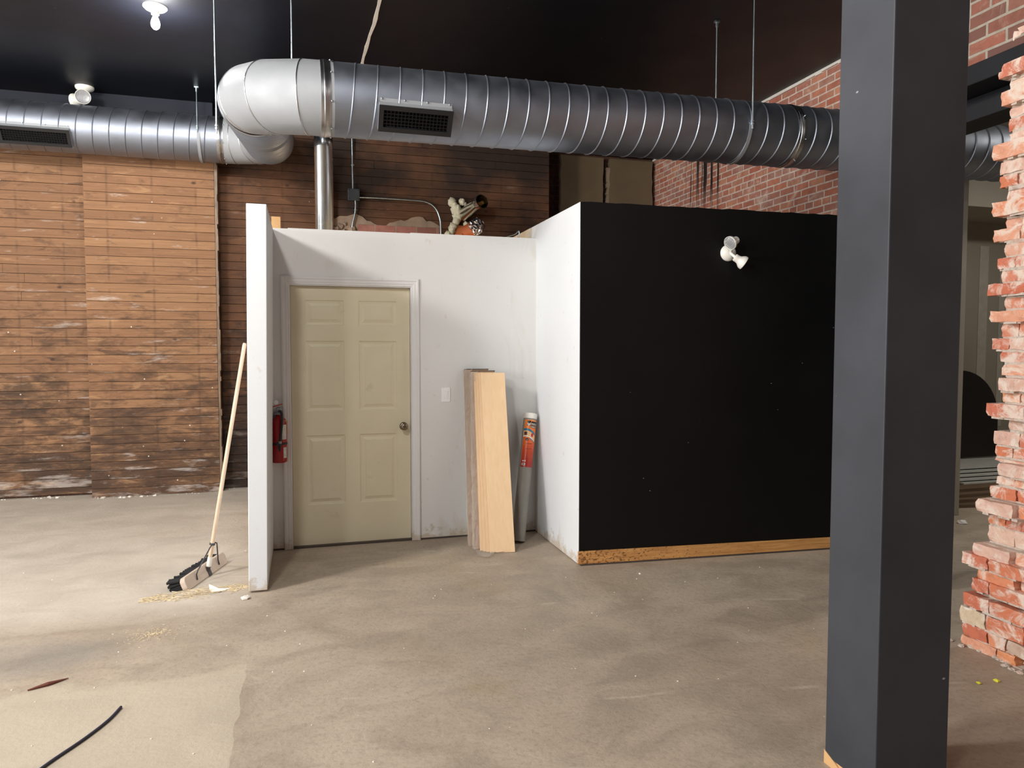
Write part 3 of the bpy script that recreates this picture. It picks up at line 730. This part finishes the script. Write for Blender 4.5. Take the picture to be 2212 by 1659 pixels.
cable('electrical_conduit',[(jx-.005,8.41,jz+.06),(jx-.008,8.41,3.5),(jx-.01,8.41,3.75),(jx-.012,8.41,4.11)],.011,ZINC,'straight metal conduit coming down from behind the big duct into the grey junction box','conduit','conduits at the junction box',clips=((jx-.008,8.41,3.62),))
cable('electrical_conduit',[(jx+.02,8.41,jz-.06),(jx+.022,8.41,3.17),(jx+.012,8.41,3.07),(jx-.012,8.41,2.97),(jx-.02,8.41,2.88),(jx-.02,8.41,2.6)],.011,ZINC,'wavy metal cable hanging down from the underside of the grey junction box','conduit','conduits at the junction box',clips=((jx+.02,8.41,3.12),))
cable('electrical_conduit',[(jx+.06,8.41,jz-.02),(jx+.3,8.41,jz-.018),(jx+.6,8.41,jz-.02),(jx+.82,8.41,jz-.03),(jx+.93,8.41,jz-.09),(jx+.985,8.41,jz-.2),(jx+1.0,8.41,jz-.33),(jx+1.0,8.41,2.6)],.011,ZINC,'metal cable running right from the junction box then bending down','conduit','conduits at the junction box',clips=((jx+.15,8.41,jz-.018),(jx+.87,8.41,jz-.05)))
# vent stub with foam
vs_=thing('vent_pipe',(1.86,8.44,3.14),'open bright steel vent pipe poking out of the dark plank wall','pipe')
p0=V((1.80,8.45,3.10)); p1=V((1.965,7.98,3.21)); ax_=(p1-p0).normalized()
m=MB(); L=(p1-p0).length
m.lathe([(.074,0),(.074,L*.86),(.078,L*.87),(.081,L*.88),(.081,L),(.073,L),(.071,L*.5),(.071,.05)],p0,ax_,40,False,True); m.build('outer_pipe',CHROME,vs_,smooth=40)
m=MB(); 
for k in range(3):
    m.lathe([(.028-.004*k,0),(.034-.004*k,.1),(.02,.13)],p1-ax_*(.17)+V((-.02+.024*k,0,-.02+.012*k)),ax_,14)
m.build('inner_flaps',plain('brass_flap',(150,112,58),.4,.5),vs_,smooth=40)
m=MB()
r=random.Random(17)
for i in range(30):
    a=i/29; lump(m,(1.70+.06*math.sin(a*5)+r.uniform(-.02,.02),8.37+r.uniform(-.02,.02),3.27-.5*a),r.uniform(.028,.052),300+i)
for i in range(9): lump(m,(1.80+.03*i/2+r.uniform(-.01,.01),8.37,3.28-.02*i/2 if i<4 else 3.0+r.uniform(-.02,.02)),r.uniform(.022,.04),350+i)
m.build('spray_foam',FOAM,vs_,smooth=60)
m=MB(); m.box((1.74,8.40,2.72),(1.90,8.45,3.0)); m.build('backing_block',GLOWORG,vs_)
tag(BX((1.905,8.38,2.6),(1.93,8.42,3.02)).build('wood_strip',GLOWORG,org=(1.91,8.4,2.6)),'thin wood strip coloured by an orange glow below the open vent pipe','wood strip')
fd=thing('foil_duct',(1.70,7.5,2.5),'crumpled silver foil duct end just above the white door wall','foil duct')
m=MB(); r=random.Random(31); n=26; vs=[];Rn=14
c=V((1.725,7.25,2.80))
for i in range(Rn+1):
    th=PI*i/Rn
    for k in range(n):
        ph=2*PI*k/n; q=.082*(1+r.uniform(-.13,.13)); vs.append(c+V((math.sin(th)*math.cos(ph)*q,math.sin(th)*math.sin(ph)*q,math.cos(th)*q)))
m.add(vs,[(i*n+k,(i+1)*n+k,(i+1)*n+(k+1)%n,i*n+(k+1)%n) for i in range(Rn) for k in range(n)]); m.build('foil_end',FOIL,fd)
m=MB(); m.tube([(1.71,7.28,2.78),(1.60,7.36,2.74),(1.52,7.31,2.55),(1.50,7.31,0.0)],.072,24); m.build('flex_tube',GLOWORG,fd,smooth=40)
cable('loose_wire',[(1.60,5.95,2.44),(1.68,5.97,2.50),(1.76,5.98,2.53),(1.80,5.98,2.56),(1.79,5.98,2.49),(1.72,5.96,2.44)],.006,ZINC,'loose grey wire loop on top of the white wall beside the side wall','wire')

# ------------------------------------------------------------------ lamps and emergency lights
lamp=thing('ceiling_lamp',(-1.04,6.09,CZ),'bare lit bulb in a round white lampholder on the black ceiling','lamp')
m=MB(); m.lathe([(.085,0),(.085,.008),(.07,.022),(.045,.03),(.028,.032),(.028,.06)],(-1.04,6.09,CZ),(0,0,-1),32); m.build('lampholder',PLAST,lamp,smooth=40)
m=MB(); m.lathe([(.014,.05),(.016,.075),(.028,.105),(.032,.13),(.028,.152),(.014,.167),(.001,.17)],(-1.04,6.09,CZ),(0,0,-1),20,False,False); m.build('bulb',BULB,lamp,smooth=80)
def emlight(loc,nrm,heads,label,S=1.):
    o=thing('emergency_light',loc,label,'emergency light','twin head emergency lights')
    loc=V(loc); nrm=V(nrm)
    m=MB(); m.lathe([(a*S,b*S) for a,b in ((.060,0),(.060,.010),(.054,.020),(.03,.034),(.018,.04))],loc,nrm,36); m.build('mounting_plate',PLAST,o,smooth=40)
    for (off,d) in heads:
        c=loc+V(off); d=V(d).normalized()
        c=loc+V(off)*S; m=MB(); m.lathe([(a*S,b*S) for a,b in ((.026,-.058),(.028,-.052),(.027,-.04),(.030,-.022),(.042,-.006),(.049,.006),(.050,.022),(.047,.024),(.045,.016))],c,d,32,True,False)
        m.tube([loc+nrm*.03*S,c-d*.035*S],.011*S,10); h=m.build('lamp_head',PLAST,o,smooth=40)
        m=MB(); m.lathe([(a*S,b*S) for a,b in ((.0455,.014),(.04,.02),(.02,.024),(.001,.025))],c,d,32); m.build('lens',LENS,h,smooth=60)
emlight((-2.04,8.12,CZ),(0,0,-1),(((.0,-.05,-.088),(.28,-1,-.12)),((-.06,.03,-.092),(-.9,.4,-.05))),'white twin head emergency light on the black ceiling above the far left duct',1.4)
pb=A+dirb*((2.995-A.x)/dirb.x)+nb*.0005
emlight((pb.x,pb.y,2.246),nb,((nb*.085+dirb*-.018+V((0,0,.065)),nb*.42-dirb*1.+V((0,0,-.45))),(nb*.085+dirb*.062+V((0,0,-.07)),nb*.2+dirb*.75+V((0,0,-.5)))),'white twin head emergency light high on the black wall')

# light switch
sw=thing('light_switch',(1.104,5.72,1.173),'white rocker light switch on the white wall right of the door','light switch')
SWP=plain('bright_white_plastic',(246,246,246),.3,var=.01)
BX((1.068,5.713,1.115),(1.140,5.7195,1.232)).build('cover_plate',SWP,sw,bevel=.003)
m=MB(); m.hexa([(1.088,5.711,1.140),(1.120,5.711,1.140),(1.120,5.714,1.140),(1.088,5.714,1.140),(1.088,5.706,1.207),(1.120,5.706,1.207),(1.120,5.714,1.207),(1.088,5.714,1.207)]); m.build('rocker',SWP,sw,bevel=.001)

# ------------------------------------------------------------------ fire extinguisher
ex=thing('fire_extinguisher',(-.186,5.645,.69),'red fire extinguisher hung on the white wall left of the cream door','fire extinguisher')
e=V((-.183,5.640,.695))
m=MB(); m.lathe([(.052,0),(.056,.006),(.0565,.02),(.0565,.29),(.053,.313),(.042,.33),(.026,.342),(.02,.35),(.02,.36)],e,(0,0,1),48); m.build('cylinder',RED,ex,smooth=40)
m=MB(); m.lathe([(.03,0),(.03,.004),(.019,.006),(.019,.05),(.012,.056)],e+V((0,0,.36)),(0,0,1),24); m.box((e.x-.012,e.y-.03,e.z+.385),(e.x+.012,e.y+.02,e.z+.41)); m.build('valve',GALVE,ex,smooth=40)
m=MB(); m.hexa([e+V(p) for p in ((-.045,-.012,.398),(.03,-.012,.412),(.03,.012,.412),(-.045,.012,.398),(-.047,-.012,.402),(.03,-.012,.417),(.03,.012,.417),(-.047,.012,.402))]); m.build('carry_handle',GALVE,ex)
m=MB(); m.hexa([e+V(p) for p in ((-.042,-.012,.413),(.028,-.012,.436),(.028,.012,.436),(-.042,.012,.413),(-.045,-.012,.420),(.028,-.012,.441),(.028,.012,.441),(-.045,.012,.420))]); m.build('squeeze_lever',REDL,ex)
m=MB(); m.lathe([(.017,0),(.017,.006)],e+V((-.018,-.005,.448)),(.2,-.9,.4),20); m.build('pull_tag',PLAST,ex)
def cyl_patch(mb,c,r,a0,a1,z0,z1,n=10):
    vs=[];
    for i in range(n+1):
        a=a0+(a1-a0)*i/n
        for z in (z0,z1): vs.append(V(c)+V((math.cos(a)*r,math.sin(a)*r,z)))
    mb.add(vs,[(2*i,2*i+2,2*i+3,2*i+1) for i in range(n)])
for q in ((-1.15,-.45,.175,.285),(-1.0,-.45,.035,.115),(-2.9,-2.45,.18,.232),(-2.9,-2.45,.238,.29)):
    m=MB(); cyl_patch(m,e,.0572,*q); m.build('instruction_label',LABELW,ex,smooth=60)
m=MB(); hp=[]
P=[V(p) for p in ((.0,-.022,.385),(.012,-.05,.388),(.022,-.066,.37),(.024,-.071,.33),(.02,-.071,.27),(.014,-.071,.21),(.008,-.070,.16))]
m.tube([e+p for p in P],.0095,12); m.build('hose',RUBBER,ex,smooth=50)
m=MB(); m.lathe([(.0115,0),(.0115,.016),(.0105,.018)],e+V((.008,-.070,.148)),(0,0,1),14); m.build('hose_ferrule',GALVE,ex,smooth=40)
m=MB(); m.lathe([(.006,0),(.011,.035),(.0105,.06)],e+V((.003,-.068,.088)),(.05,0,1),14); m.build('nozzle',RUBBER,ex,smooth=40)
m=MB(); m.lathe([(.0568,0),(.059,.0),(.059,.016),(.0568,.016)],e+V((0,0,.135)),(0,0,1),48,False,False); m.box((e.x-.014,e.y-.078,e.z+.13),(e.x+.01,e.y-.055,e.z+.155)); m.build('bracket_strap',RUBBER,ex,smooth=40)
m=MB(); m.box((e.x-.02,5.695,e.z+.06),(e.x+.02,5.7195,e.z+.38)); m.box((e.x-.015,5.66,e.z+.33),(e.x+.015,5.70,e.z+.345)); m.build('wall_bracket',RUBBER,ex)
m=MB(); m.hexa([e+V(p) for p in ((.035,-.03,.315),(.065,-.028,.30),(.065,-.027,.30),(.035,-.029,.315),(.036,-.03,.322),(.066,-.028,.307),(.066,-.027,.307),(.036,-.029,.322))]); m.tube([e+V((.064,-.028,.30)),e+V((.066,-.026,.25)),e+V((.072,-.024,.21))],.001,5); m.build('inspection_tag',TAGY,ex)

# ------------------------------------------------------------------ boards, film, tube
def plank(mb,bl,tl,w,th,ang,ztop):
    """leaning board: bottom-left front corner bl(x,y), top-left front (x,y) at height ztop"""
    wd=V((math.cos(ang),math.sin(ang),0)); b=V((bl[0],bl[1],0)); t=V((tl[0],tl[1],ztop)); l=(t-b).normalized(); nn=wd.cross(l).normalized()  # toward -y?
    if nn.y>0: nn=-nn
    back=-nn*th
    # keep bottom corner on the floor
    lift=V((0,0,max(0,-(back.z))))
    b=b+lift; t=t+lift
    mb.hexa([b,b+wd*w,b+wd*w+back,b+back,t,t+wd*w,t+wd*w+back,t+back])
    return b,t,wd,nn
BG='loose maple boards leaning by the door'
LB=[((1.335,5.198),(1.352,5.556),'front maple board of the leaning stack, its whole face showing'),
    ((1.314,5.222),(1.336,5.572),'second maple board of the leaning stack, only its left edge showing behind the front one'),
    ((1.294,5.246),(1.322,5.588),'third maple board of the leaning stack, a thin edge between its neighbours'),
    ((1.276,5.270),(1.308,5.604),'rearmost loose maple board, next to the plastic wrapped bundle')]
for bl,tl,lab in LB:
    m=MB(); plank(m,bl,tl,.193,.0105,-.155,1.352); o=m.build('maple_board',MAPLE,org=(bl[0]+.09,bl[1],0)); o.data.materials.append(BOARDE)
    for p in o.data.polygons:
        if p.index in (2,): pass
        elif p.index!=2: p.material_index=1
    tag(o,lab,'board',BG)
def bundle(bl,tl,w,n,th,ang,zt,label):
    o=thing('wrapped_board_bundle',(bl[0]+.09,bl[1]+.02,0),label,'board bundle','plastic wrapped board bundles')
    nn=None
    for i in range(n):
        m=MB(); off=i*(th+.0008)
        b,t,wd,nn=plank(m,(bl[0]+.004*((i*7)%3-1),bl[1]+off*1.03),(tl[0]+.004*((i*7)%3-1),tl[1]+off*1.03),w,th,ang,zt); m.build('board',BOARDB,o)
    b,t,wd,nn=plank(MB(),bl,tl,w,th,ang,zt); up=(t-b).normalized(); T=n*(th+.001)
    m=MB(); m.hexa([t+wd*-.002+nn*.003,t+wd*(w+.002)+nn*.003,t+wd*(w+.002)-nn*(T+.002),t-wd*.002-nn*(T+.002)]+[q+up*.006 for q in (t-wd*.002+nn*.003,t+wd*(w+.002)+nn*.003,t+wd*(w+.002)-nn*(T+.002),t-wd*.002-nn*(T+.002))]); m.build('dark_end_cap',DARKE,o)
    # film: crumpled sheet around the left edge and front
    m=MB(); rr=random.Random(int(bl[0]*1000)); N=36; K=7; vs=[]
    for i in range(N+1):
        s=i/N; c=b+(t-b)*s
        for k in range(K):
            f=k/(K-1)
            if f<.5: q=c-nn*(T*(1-2*f)+.0)-wd*(.007+rr.uniform(0,.008)) 
            else: q=c+wd*((f-.5)*2*.06-.006)+nn*(.006+rr.uniform(0,.010))
            vs.append(q+up*rr.uniform(-.008,.008))
    m.add(vs,[(i*K+k,i*K+k+1,(i+1)*K+k+1,(i+1)*K+k) for i in range(N) for k in range(K-1)]); m.build('plastic_film',FILM,o,smooth=30)
    return o
bundle((1.252,5.335),(1.292,5.618),.19,3,.010,-.06,1.362,'plastic wrapped bundle of boards directly behind the loose maple boards')
bundle((1.233,5.425),(1.252,5.662),.19,4,.010,-.02,1.376,'rearmost plastic wrapped bundle of boards, tight against the white wall')
m=MB(); rr=random.Random(77); N,K=9,5; vs=[]
for i in range(N+1):
    for k in range(K+1):
        x=1.235+.21*i/N; y=5.27-.16*k/K-.06*math.sin(i*.7)*k/K; vs.append((x+rr.uniform(-.01,.01),y,.004+abs(rr.gauss(0,.009))))
m.add(vs,[(i*(K+1)+k,(i+1)*(K+1)+k,(i+1)*(K+1)+k+1,i*(K+1)+k+1) for i in range(N) for k in range(K)])
tag(m.build('plastic_scrap',FILM,org=(1.33,5.2,0),smooth=40),'torn clear plastic film on the floor at the foot of the boards','plastic film')

tb=V((1.628,5.43,.012)); tt=V((1.797,5.637,1.01)); ta=(tt-tb).normalized(); TL=(tt-tb).length; TR=.0545
tube=thing('mailing_tube',(tb.x,tb.y,0),'grey cardboard roll with orange label and white cap leaning in the corner','tube')
m=MB(); m.lathe([(TR,.0),(TR,TL-.02)],tb,ta,48); m.build('roll',TUBEC,tube,smooth=40)
m=MB(); m.lathe([(TR+.0015,TL-.045),(TR+.0025,TL-.04),(TR+.0025,TL-.004),(TR-.002,TL),(TR-.006,TL-.002)],tb,ta,48,False,True); m.build('cap',PLAST,tube,smooth=40)
fdir=CAMP-tt; fdir=(fdir-ta*fdir.dot(ta)).normalized(); sdir=ta.cross(fdir)   # fdir toward camera ; sdir to viewer right?
if sdir.dot(RGT)<0: sdir=-sdir
def tp(u,v,r=TR):   # u metres around (0 = facing viewer), v metres down from the top
    a=u/TR; return tb+ta*(TL-v)+(fdir*math.cos(a)+sdir*math.sin(a))*r
def tpatch(mb,u0,u1,v0,v1,r,nu=14,nv=1,fun=None):
    vs=[]
    for j in range(nv+1):
        for i in range(nu+1):
            u=u0+(u1-u0)*i/nu; f=j/nv
            a,b=(v0,v1) if fun is None else fun(u)
            vs.append(tp(u,a+(b-a)*f,r))
    w=nu+1
    mb.add(vs,[(j*w+i,j*w+i+1,(j+1)*w+i+1,(j+1)*w+i) for j in range(nv) for i in range(nu)])
lb=MB(); tpatch(lb,-.045,.10,.058,.445,TR+.0008,24,12); lab=lb.build('label',ORANGE,tube,smooth=60,recalc=True)
e1=TR+.0014; e2=TR+.0020
def lp(name,mat,*pa,r=e1,fun=None,nu=10):
    m=MB(); tpatch(m,*pa,r,nu,1,fun); return m.build(name,mat,lab,smooth=60)
lp('logo_block',INK,-.018,.010,.066,.108); lp('name_block',INK,.013,.075,.070,.104); lp('name_block_lower',INK,.013,.06,.106,.124)
cv=MB()
for s0 in (.094,.104):
    for sg in (-1,1):
        cv.add([tp(-.004,s0+.006,e2),tp(-.004,s0-.001,e2),tp(-.004+sg*.012,s0-.012,e2),tp(-.004+sg*.012,s0-.005,e2)],[(0,1,2,3)])
cv.build('logo_mark',INKW,lab)
arc=lambda k0,th: (lambda u: (k0+3.5*(u+.02)**2+.25*max(u,0),k0+th+3.5*(u+.02)**2+.25*max(u,0)))
lp('teal_arc',TEALP,-.045,.06,.13,.15,fun=arc(.130,.018)); lp('peach_scene',PEACH,-.045,.06,.15,.19,fun=arc(.150,.040)); lp('white_arc',INKW,-.045,.06,.19,.2,fun=arc(.190,.009)); lp('teal_arc_lower',TEALP,.012,.06,.2,.21,fun=arc(.200,.007))
lp('dark_figure',BROWNP,-.036,-.01,.158,.186,r=e2,nu=4); lp('red_figure',REDP,.022,.04,.168,.196,r=e2,nu=4)
m=MB(); m.add([tp(-.008+.013*math.cos(k*PI/8),.222+.013*math.sin(k*PI/8),e2) for k in range(16)],[tuple(range(16))]); m.build('round_seal',INK,lab)
def ttext(body,u0,v0,size,mat,name,r=e2):
    cu=bpy.data.curves.new(name,'FONT'); cu.body=body; cu.size=size; cu.align_x='LEFT'; tmp=bpy.data.objects.new('tmp',cu); COL.objects.link(tmp)
    bpy.context.view_layer.update(); me=bpy.data.meshes.new_from_object(tmp.evaluated_get(bpy.context.evaluated_depsgraph_get()))
    mb=MB(); mb.add([tp(u0+v.co.x,v0-v.co.y,r) for v in me.vertices],[tuple(p.vertices) for p in me.polygons]); bpy.data.objects.remove(tmp); bpy.data.curves.remove(cu); bpy.data.meshes.remove(me)
    return mb.build(name,mat,lab)
ttext('nature',.015,.099,.030,INKW,'lettering')
m=MB()
for i,(v,l,th) in enumerate(((.112,.040,.003),(.118,.034,.002))): tpatch(m,.016,.016+l,v,v+th,e2,6)
m.build('small_print_white',INKW,lab)
m=MB()
for i in range(13):
    v=.252+i*.0105; tpatch(m,-.018+(.004 if i%4==0 else 0),.036+(i*37%5)*.003,v,v+(.004 if i in (0,4) else .0018),e1,8)
m.build('small_print',BROWNP,lab)
lp('bar_code_box',INKW,-.033,-.004,.415,.432); lp('bar_code',INK,-.028,-.009,.420,.427,r=e2); lp('white_marks',INKW,-.03,-.018,.392,.402); lp('white_mark_square',INKW,-.012,-.004,.39,.402)

# ------------------------------------------------------------------ push broom
bl0=V((-.722,4.905,0)); bl1=V((-.540,5.490,0)); Ld=(bl1-bl0).normalized(); BLn=(bl1-bl0).length
nh=V((Ld.y,-Ld.x,0)); be=math.radians(22); bn=nh*math.cos(be)+V((0,0,1))*math.sin(be); bw_=V((0,0,1))*math.cos(be)-nh*math.sin(be)
broom=thing('push_broom',((bl0+bl1)/2),'push broom with pale wooden handle leaning on the white stub wall','broom')
c0=(bl0+bl1)/2
def bp(l,w,n): return c0+Ld*l+bw_*w+bn*n     # l along block, w across face (0 = floor edge), n out of face
WB,TBK=.088,.036
m=MB(); out=[]
rr_=.03; hl=BLn/2
for cxx,cyy,a0 in ((hl-rr_,WB-rr_,0),(-hl+rr_,WB-rr_,90),(-hl+rr_,rr_,180),(hl-rr_,rr_,270)):
    for k in range(5):
        a=math.radians(a0+k*22.5); out.append((cxx+rr_*math.cos(a),cyy+rr_*math.sin(a)))
m.prism([bp(a,b+.004,0) for a,b in out],-bn*TBK); m.build('block',BLOCK,broom,recalc=True,bevel=.004)
m=MB(); r=random.Random(9)
for i in range(60):
    l=-hl+.012+(BLn-.024)*i/59
    for w in (.012,.027,.044,.060,.076):
        l2=l+r.uniform(-.006,.006)+.02*(l/hl); w2=w*1.28+r.uniform(-.006,.01)
        n2=-TBK-.075+r.uniform(-.008,.006); p_=bp(l2,max(w2,.002),n2)
        if p_.z<.003: p_.z=.003
        q_=bp(l,w+.003,-TBK+.002)
        m.tube([q_,p_],[.0075,.0095],5)
m.build('bristles',BRIST,broom)
hb=bp(.0,.05,.008); ht=V((-.378,5.15,1.585)); hd=(ht-hb).normalized()
m=MB(); m.tube([hb+hd*.06,hb+hd*.07,ht-hd*.012,ht],[.013,.0135,.0128,.009],20); m.build('handle',ASH,broom,smooth=40)
m=MB(); m.tube([hb+hd*.02,hb+hd*.085],[.0165,.0155],16); m.build('socket_sleeve',PLAST,broom,smooth=40)
m=MB(); m.tube([hb-bn*.004+V((0,0,-.012)),hb+hd*.03],[.013,.015],12); m.box((-.02,-.035,-.003),(.02,.03,.004),Matrix.Translation(bp(.012,.036,.001))@Matrix((Ld,bw_,bn)).transposed().to_4x4()); m.build('handle_bracket',WIRE,broom)
m=MB(); col=hb+hd*.175
m.lathe([(.015,-.008),(.0185,-.006),(.0185,.006),(.015,.008)],col,hd,16,False,False)
for s in (-1,1):
    m.tube([col+Ld*s*.018+bn*.012,col+Ld*s*.05+bn*.012-hd*.012,bp(s*.155,.085,.022),bp(s*.165,.066,.010),bp(s*.168,.03,.004)],.0045,8)
m.build('brace',WIRE,broom,smooth=50)

# ------------------------------------------------------------------ floor debris
m=MB(); r=random.Random(13)
for i in range(480):
    t=r.random(); cxp=-.98+.62*t; cy=4.80+.10*t+r.gauss(0,.022+.025*math.sin(PI*t)); L=r.uniform(.012,.05); a=r.gauss(.25,.5)
    z=.002+abs(r.gauss(0,.006))*math.sin(PI*t)
    p=V((cxp,cy,z)); d=V((math.cos(a),math.sin(a),r.uniform(-.1,.1)))*L*.5
    m.tube([p-d,p+d],r.uniform(.0009,.002),4)
tag(m.build('swept_straw',STRAW,org=(-.67,4.85,0)),'swept heap of broken straw on the floor below the broom','straw',kind='stuff')
m=MB()
for i in range(240):
    a=r.uniform(0,2*PI); q=abs(r.gauss(0,.09)); p=V((-.80+q*math.cos(a)*1.1,4.22+q*math.sin(a)*.8,.0015)); L=r.uniform(.004,.014); b=r.uniform(0,PI)
    d=V((math.cos(b),math.sin(b),0))*L*.5; m.tube([p-d,p+d],r.uniform(.0008,.0016),4)
tag(m.build('sawdust_crumbs',STRAW,org=(-.8,4.22,0)),'small scatter of tan sawdust on the concrete in front of the broom','sawdust',kind='stuff')
m=MB(); m.add([(-.60,4.90,.004),(-.59,4.85,.004),(-.535,4.825,.006),(-.47,4.87,.008),(-.545,4.875,.014),(-.605,4.92,.032)],[(0,1,4,5),(1,2,4),(2,3,4)])
o=m.build('paper_scrap',PAPER,org=(-.52,4.86,0)); o.modifiers.new('s','SOLIDIFY').thickness=.0012
tag(o,'folded white paper scrap lying on the swept straw','paper scrap')
cable('cord',[(-1.05,2.72,.006),(-.985,2.86,.006),(-.93,2.985,.006),(-.855,3.127,.006),(-.80,3.26,.006),(-.776,3.37,.006)],.006,CORDM,'short dark blue cord lying on the concrete, bottom left','cord')
m=MB(); m.tube([(-1.22,3.66,.004),(-1.15,3.695,.008),(-1.08,3.745,.004)],[.003,.010,.002],6); tag(m.build('bark_splinter',BARK,org=(-1.15,3.69,0)),'reddish brown wood splinter on the floor, left foreground','splinter')
def crumb(x,y,s,mat,label,cat,group,name,seed):
    m=MB(); lump(m,(x,y,s*.3),s,seed,6,.5); tag(m.build(name,mat,org=(x,y,0)),label,cat,group)
crumb(-.365,4.66,.028,PLASTER,'flat white paint flake on the floor in front of the stub wall','paint flake','paint flakes','paint_flake',1)
crumb(2.98,2.515,.012,YEL,'left of two tiny yellow scraps on the floor beside the column','scrap','yellow scraps','yellow_scrap',2)
crumb(3.08,2.51,.014,YEL,'right of two tiny yellow scraps on the floor beside the column','scrap','yellow scraps','yellow_scrap',3)
crumb(2.26,1.80,.014,PLASTER,'plaster crumb on the floor just right of the charcoal column','crumb','plaster crumbs','plaster_crumb',4)
crumb(2.20,4.42,.011,PLASTER,'white plaster crumb in front of the pine baseboard','crumb','plaster crumbs','plaster_crumb',5)
m=MB()
for i in range(110):
    x=r.uniform(-2.6,3.2); y=r.uniform(2.6,6.0)
    if x>-.3 and y>4.5: y=r.uniform(2.6,4.5)
    lump(m,(x,y,.0012),r.uniform(.002,.0055),500+i,5,.5)
tag(m.build('floor_grit',PLASTER,org=(0,4,0)),'pale grit scattered thinly over the whole concrete floor','grit',kind='stuff')
m=MB(); r=random.Random(41)
for i in range(75):
    x=r.uniform(-4.,-.4); y=8.45 if x<-2.13 or x>-.88 else 8.275
    lump(m,(x,y-r.uniform(.0,.07),.003),r.choice((.004,.006,.008,.012,.024)),700+i,6,.5)
tag(m.build('plaster_dust',PLASTER,org=(-2,8.4,0)),'white plaster crumbs lying along the foot of the plank wall','plaster crumbs',kind='stuff')
# ceiling crack
m=MB(); r=random.Random(2); L=[];Rr=[]
for i in range(30):
    t=i/29; y=5.05+3.2*t; x=.565+.015*math.sin(t*9)+r.uniform(-.004,.004); w=.013+r.uniform(-.003,.003)
    L.append((x-w,y,CZ-.004)); Rr.append((x+w,y,CZ-.004))
m.prism(L+Rr[::-1],(0,0,.0035)); struct(m.build('trim_8',PLASTER,recalc=True))

# ------------------------------------------------------------------ far room through the opening
m=MB(); m.box((3.75,-5,3.95),(12.2,4.0,4.1)); m.box((4.95,4.0,3.95),(12.2,9.5,4.1)); struct(m.build('ceiling_far',GREYW))
struct(BX((4.95,7.45,0),(12.2,7.6,3.95)).build('wall_far_back',GREYW))
struct(BX((12.0,-5,0),(12.2,7.45,3.95)).build('wall_far_right',GREYW))
struct(BX((4.95,-5.2,0),(12.2,-5.0,3.95)).build('wall_far_front',GREYW))
struct(BX((4.96,6.6,3.2),(12.0,7.45,3.95)).build('ceiling_soffit',GREYW))
struct(BX((5.2,5.18,.0),(5.83,5.30,3.2)).build('wall_far_stub',GREYW,bevel=.004))
m=MB(); m.box((8.6,7.443,.4),(8.75,7.449,2.9)); m.box((8.95,7.443,.5),(9.05,7.449,2.6)); struct(m.build('trim_9',plain('joint_compound',(196,190,178),.8)))
mh=MB(); pts=[]; hc=7.72
for k in range(25):
    a=PI*k/24; pts.append((hc+.62*math.cos(a),6.9-.0,.68+.60*math.sin(a)))
mh.prism([(hc+.62,6.9,.2),*pts,(hc-.62,6.9,.2)],(0,.05,0))
ab=mh.build('arched_board',MARC,org=(hc,6.9,.2),recalc=True); tag(ab,'dark round-topped board standing against the far grey wall','board')
for i in range(5):
    m=MB(); z=.03+.034*i; dx=r.uniform(-.08,.08)
    m.box((7.0+dx,6.2+.05*i,z),(8.5+dx+.1*(i%2),6.95,z+.02)); tag(m.build('pale_sheet',SHEET,org=(7.7,6.6,z)),('lowest','second lowest','middle','second highest','topmost')[i]+' of five pale grey sheets stacked under the dark round-topped board','sheet','pale sheets in the far room')
for i in range(4):
    m=MB(); z=.001+.031*i; m.box((0,-.09,0),(1.5,.09,.03),Matrix.Translation((5.75,5.55+.06*i,z))@Matrix.Rotation(math.radians(-8+3*i),4,'Z')); tag(m.build('old_board',BOARDK,org=(6.4,5.6,z)),('bottom','second','third','top')[i]+' of four brown boards piled on the floor beyond the brick opening','board','brown boards in the far room')
crumb(5.58,4.92,.042,PAPER,'cream paper scrap on the floor beyond the column','paper scrap',None,'paper_scrap',9)

# ------------------------------------------------------------------ light
def area(name,loc,rot,sx,sy,power,col):
    l=bpy.data.lights.new(name,'AREA'); l.shape='RECTANGLE'; l.size=sx; l.size_y=sy; l.energy=power; l.color=col
    o=bpy.data.objects.new(name,l); o.location=loc; o.rotation_euler=rot; COL.objects.link(o); return o
DAY=(1.,.985,.97)
for i,(y0,y1) in enumerate(((-4.2,-1.3),(-1.1,1.9),(2.1,5.2))):
    area('window_daylight',(-8.0,(y0+y1)/2,1.75),(0,math.radians(-90),0),2.6,y1-y0-.2,(240,250,150)[i],DAY)
def point(name,loc,power,col,rad=.04):
    l=bpy.data.lights.new(name,'POINT'); l.energy=power; l.color=col; l.shadow_soft_size=rad; o=bpy.data.objects.new(name,l); o.location=loc; COL.objects.link(o)
WB_=(1.,.965,.92)
for x,y,p_,q_ in ((-1.04,6.09,60,.05),(-.78,1.9,175,.12),(-3.4,3.1,560,.3),(-4.2,6.0,60,.3),(2.6,-1.,30,.3),(-3.6,-1.5,240,.3)):  # seen bulb, the bulb casting the stub shadow, then added unseen fill lamps
    point('bulb_and_fill_light',(x,y,3.9),p_,WB_,q_)
point('washroom_light',(.9,6.6,1.9),14,(1.,.72,.42))
area('far_room_light',(7.5,4.2,3.9),(0,0,0),1.2,.6,60,(1.,.95,.86))
w=bpy.data.worlds.new('world'); sc.world=w; w.use_nodes=True; w.node_tree.nodes['Background'].inputs[0].default_value=(.75,.82,.9,1); w.node_tree.nodes['Background'].inputs[1].default_value=.6
vs=sc.view_settings; vs.view_transform='Standard'; vs.look='None'; vs.gamma=1; vs.exposure=.16
sc.cycles.use_denoising=True
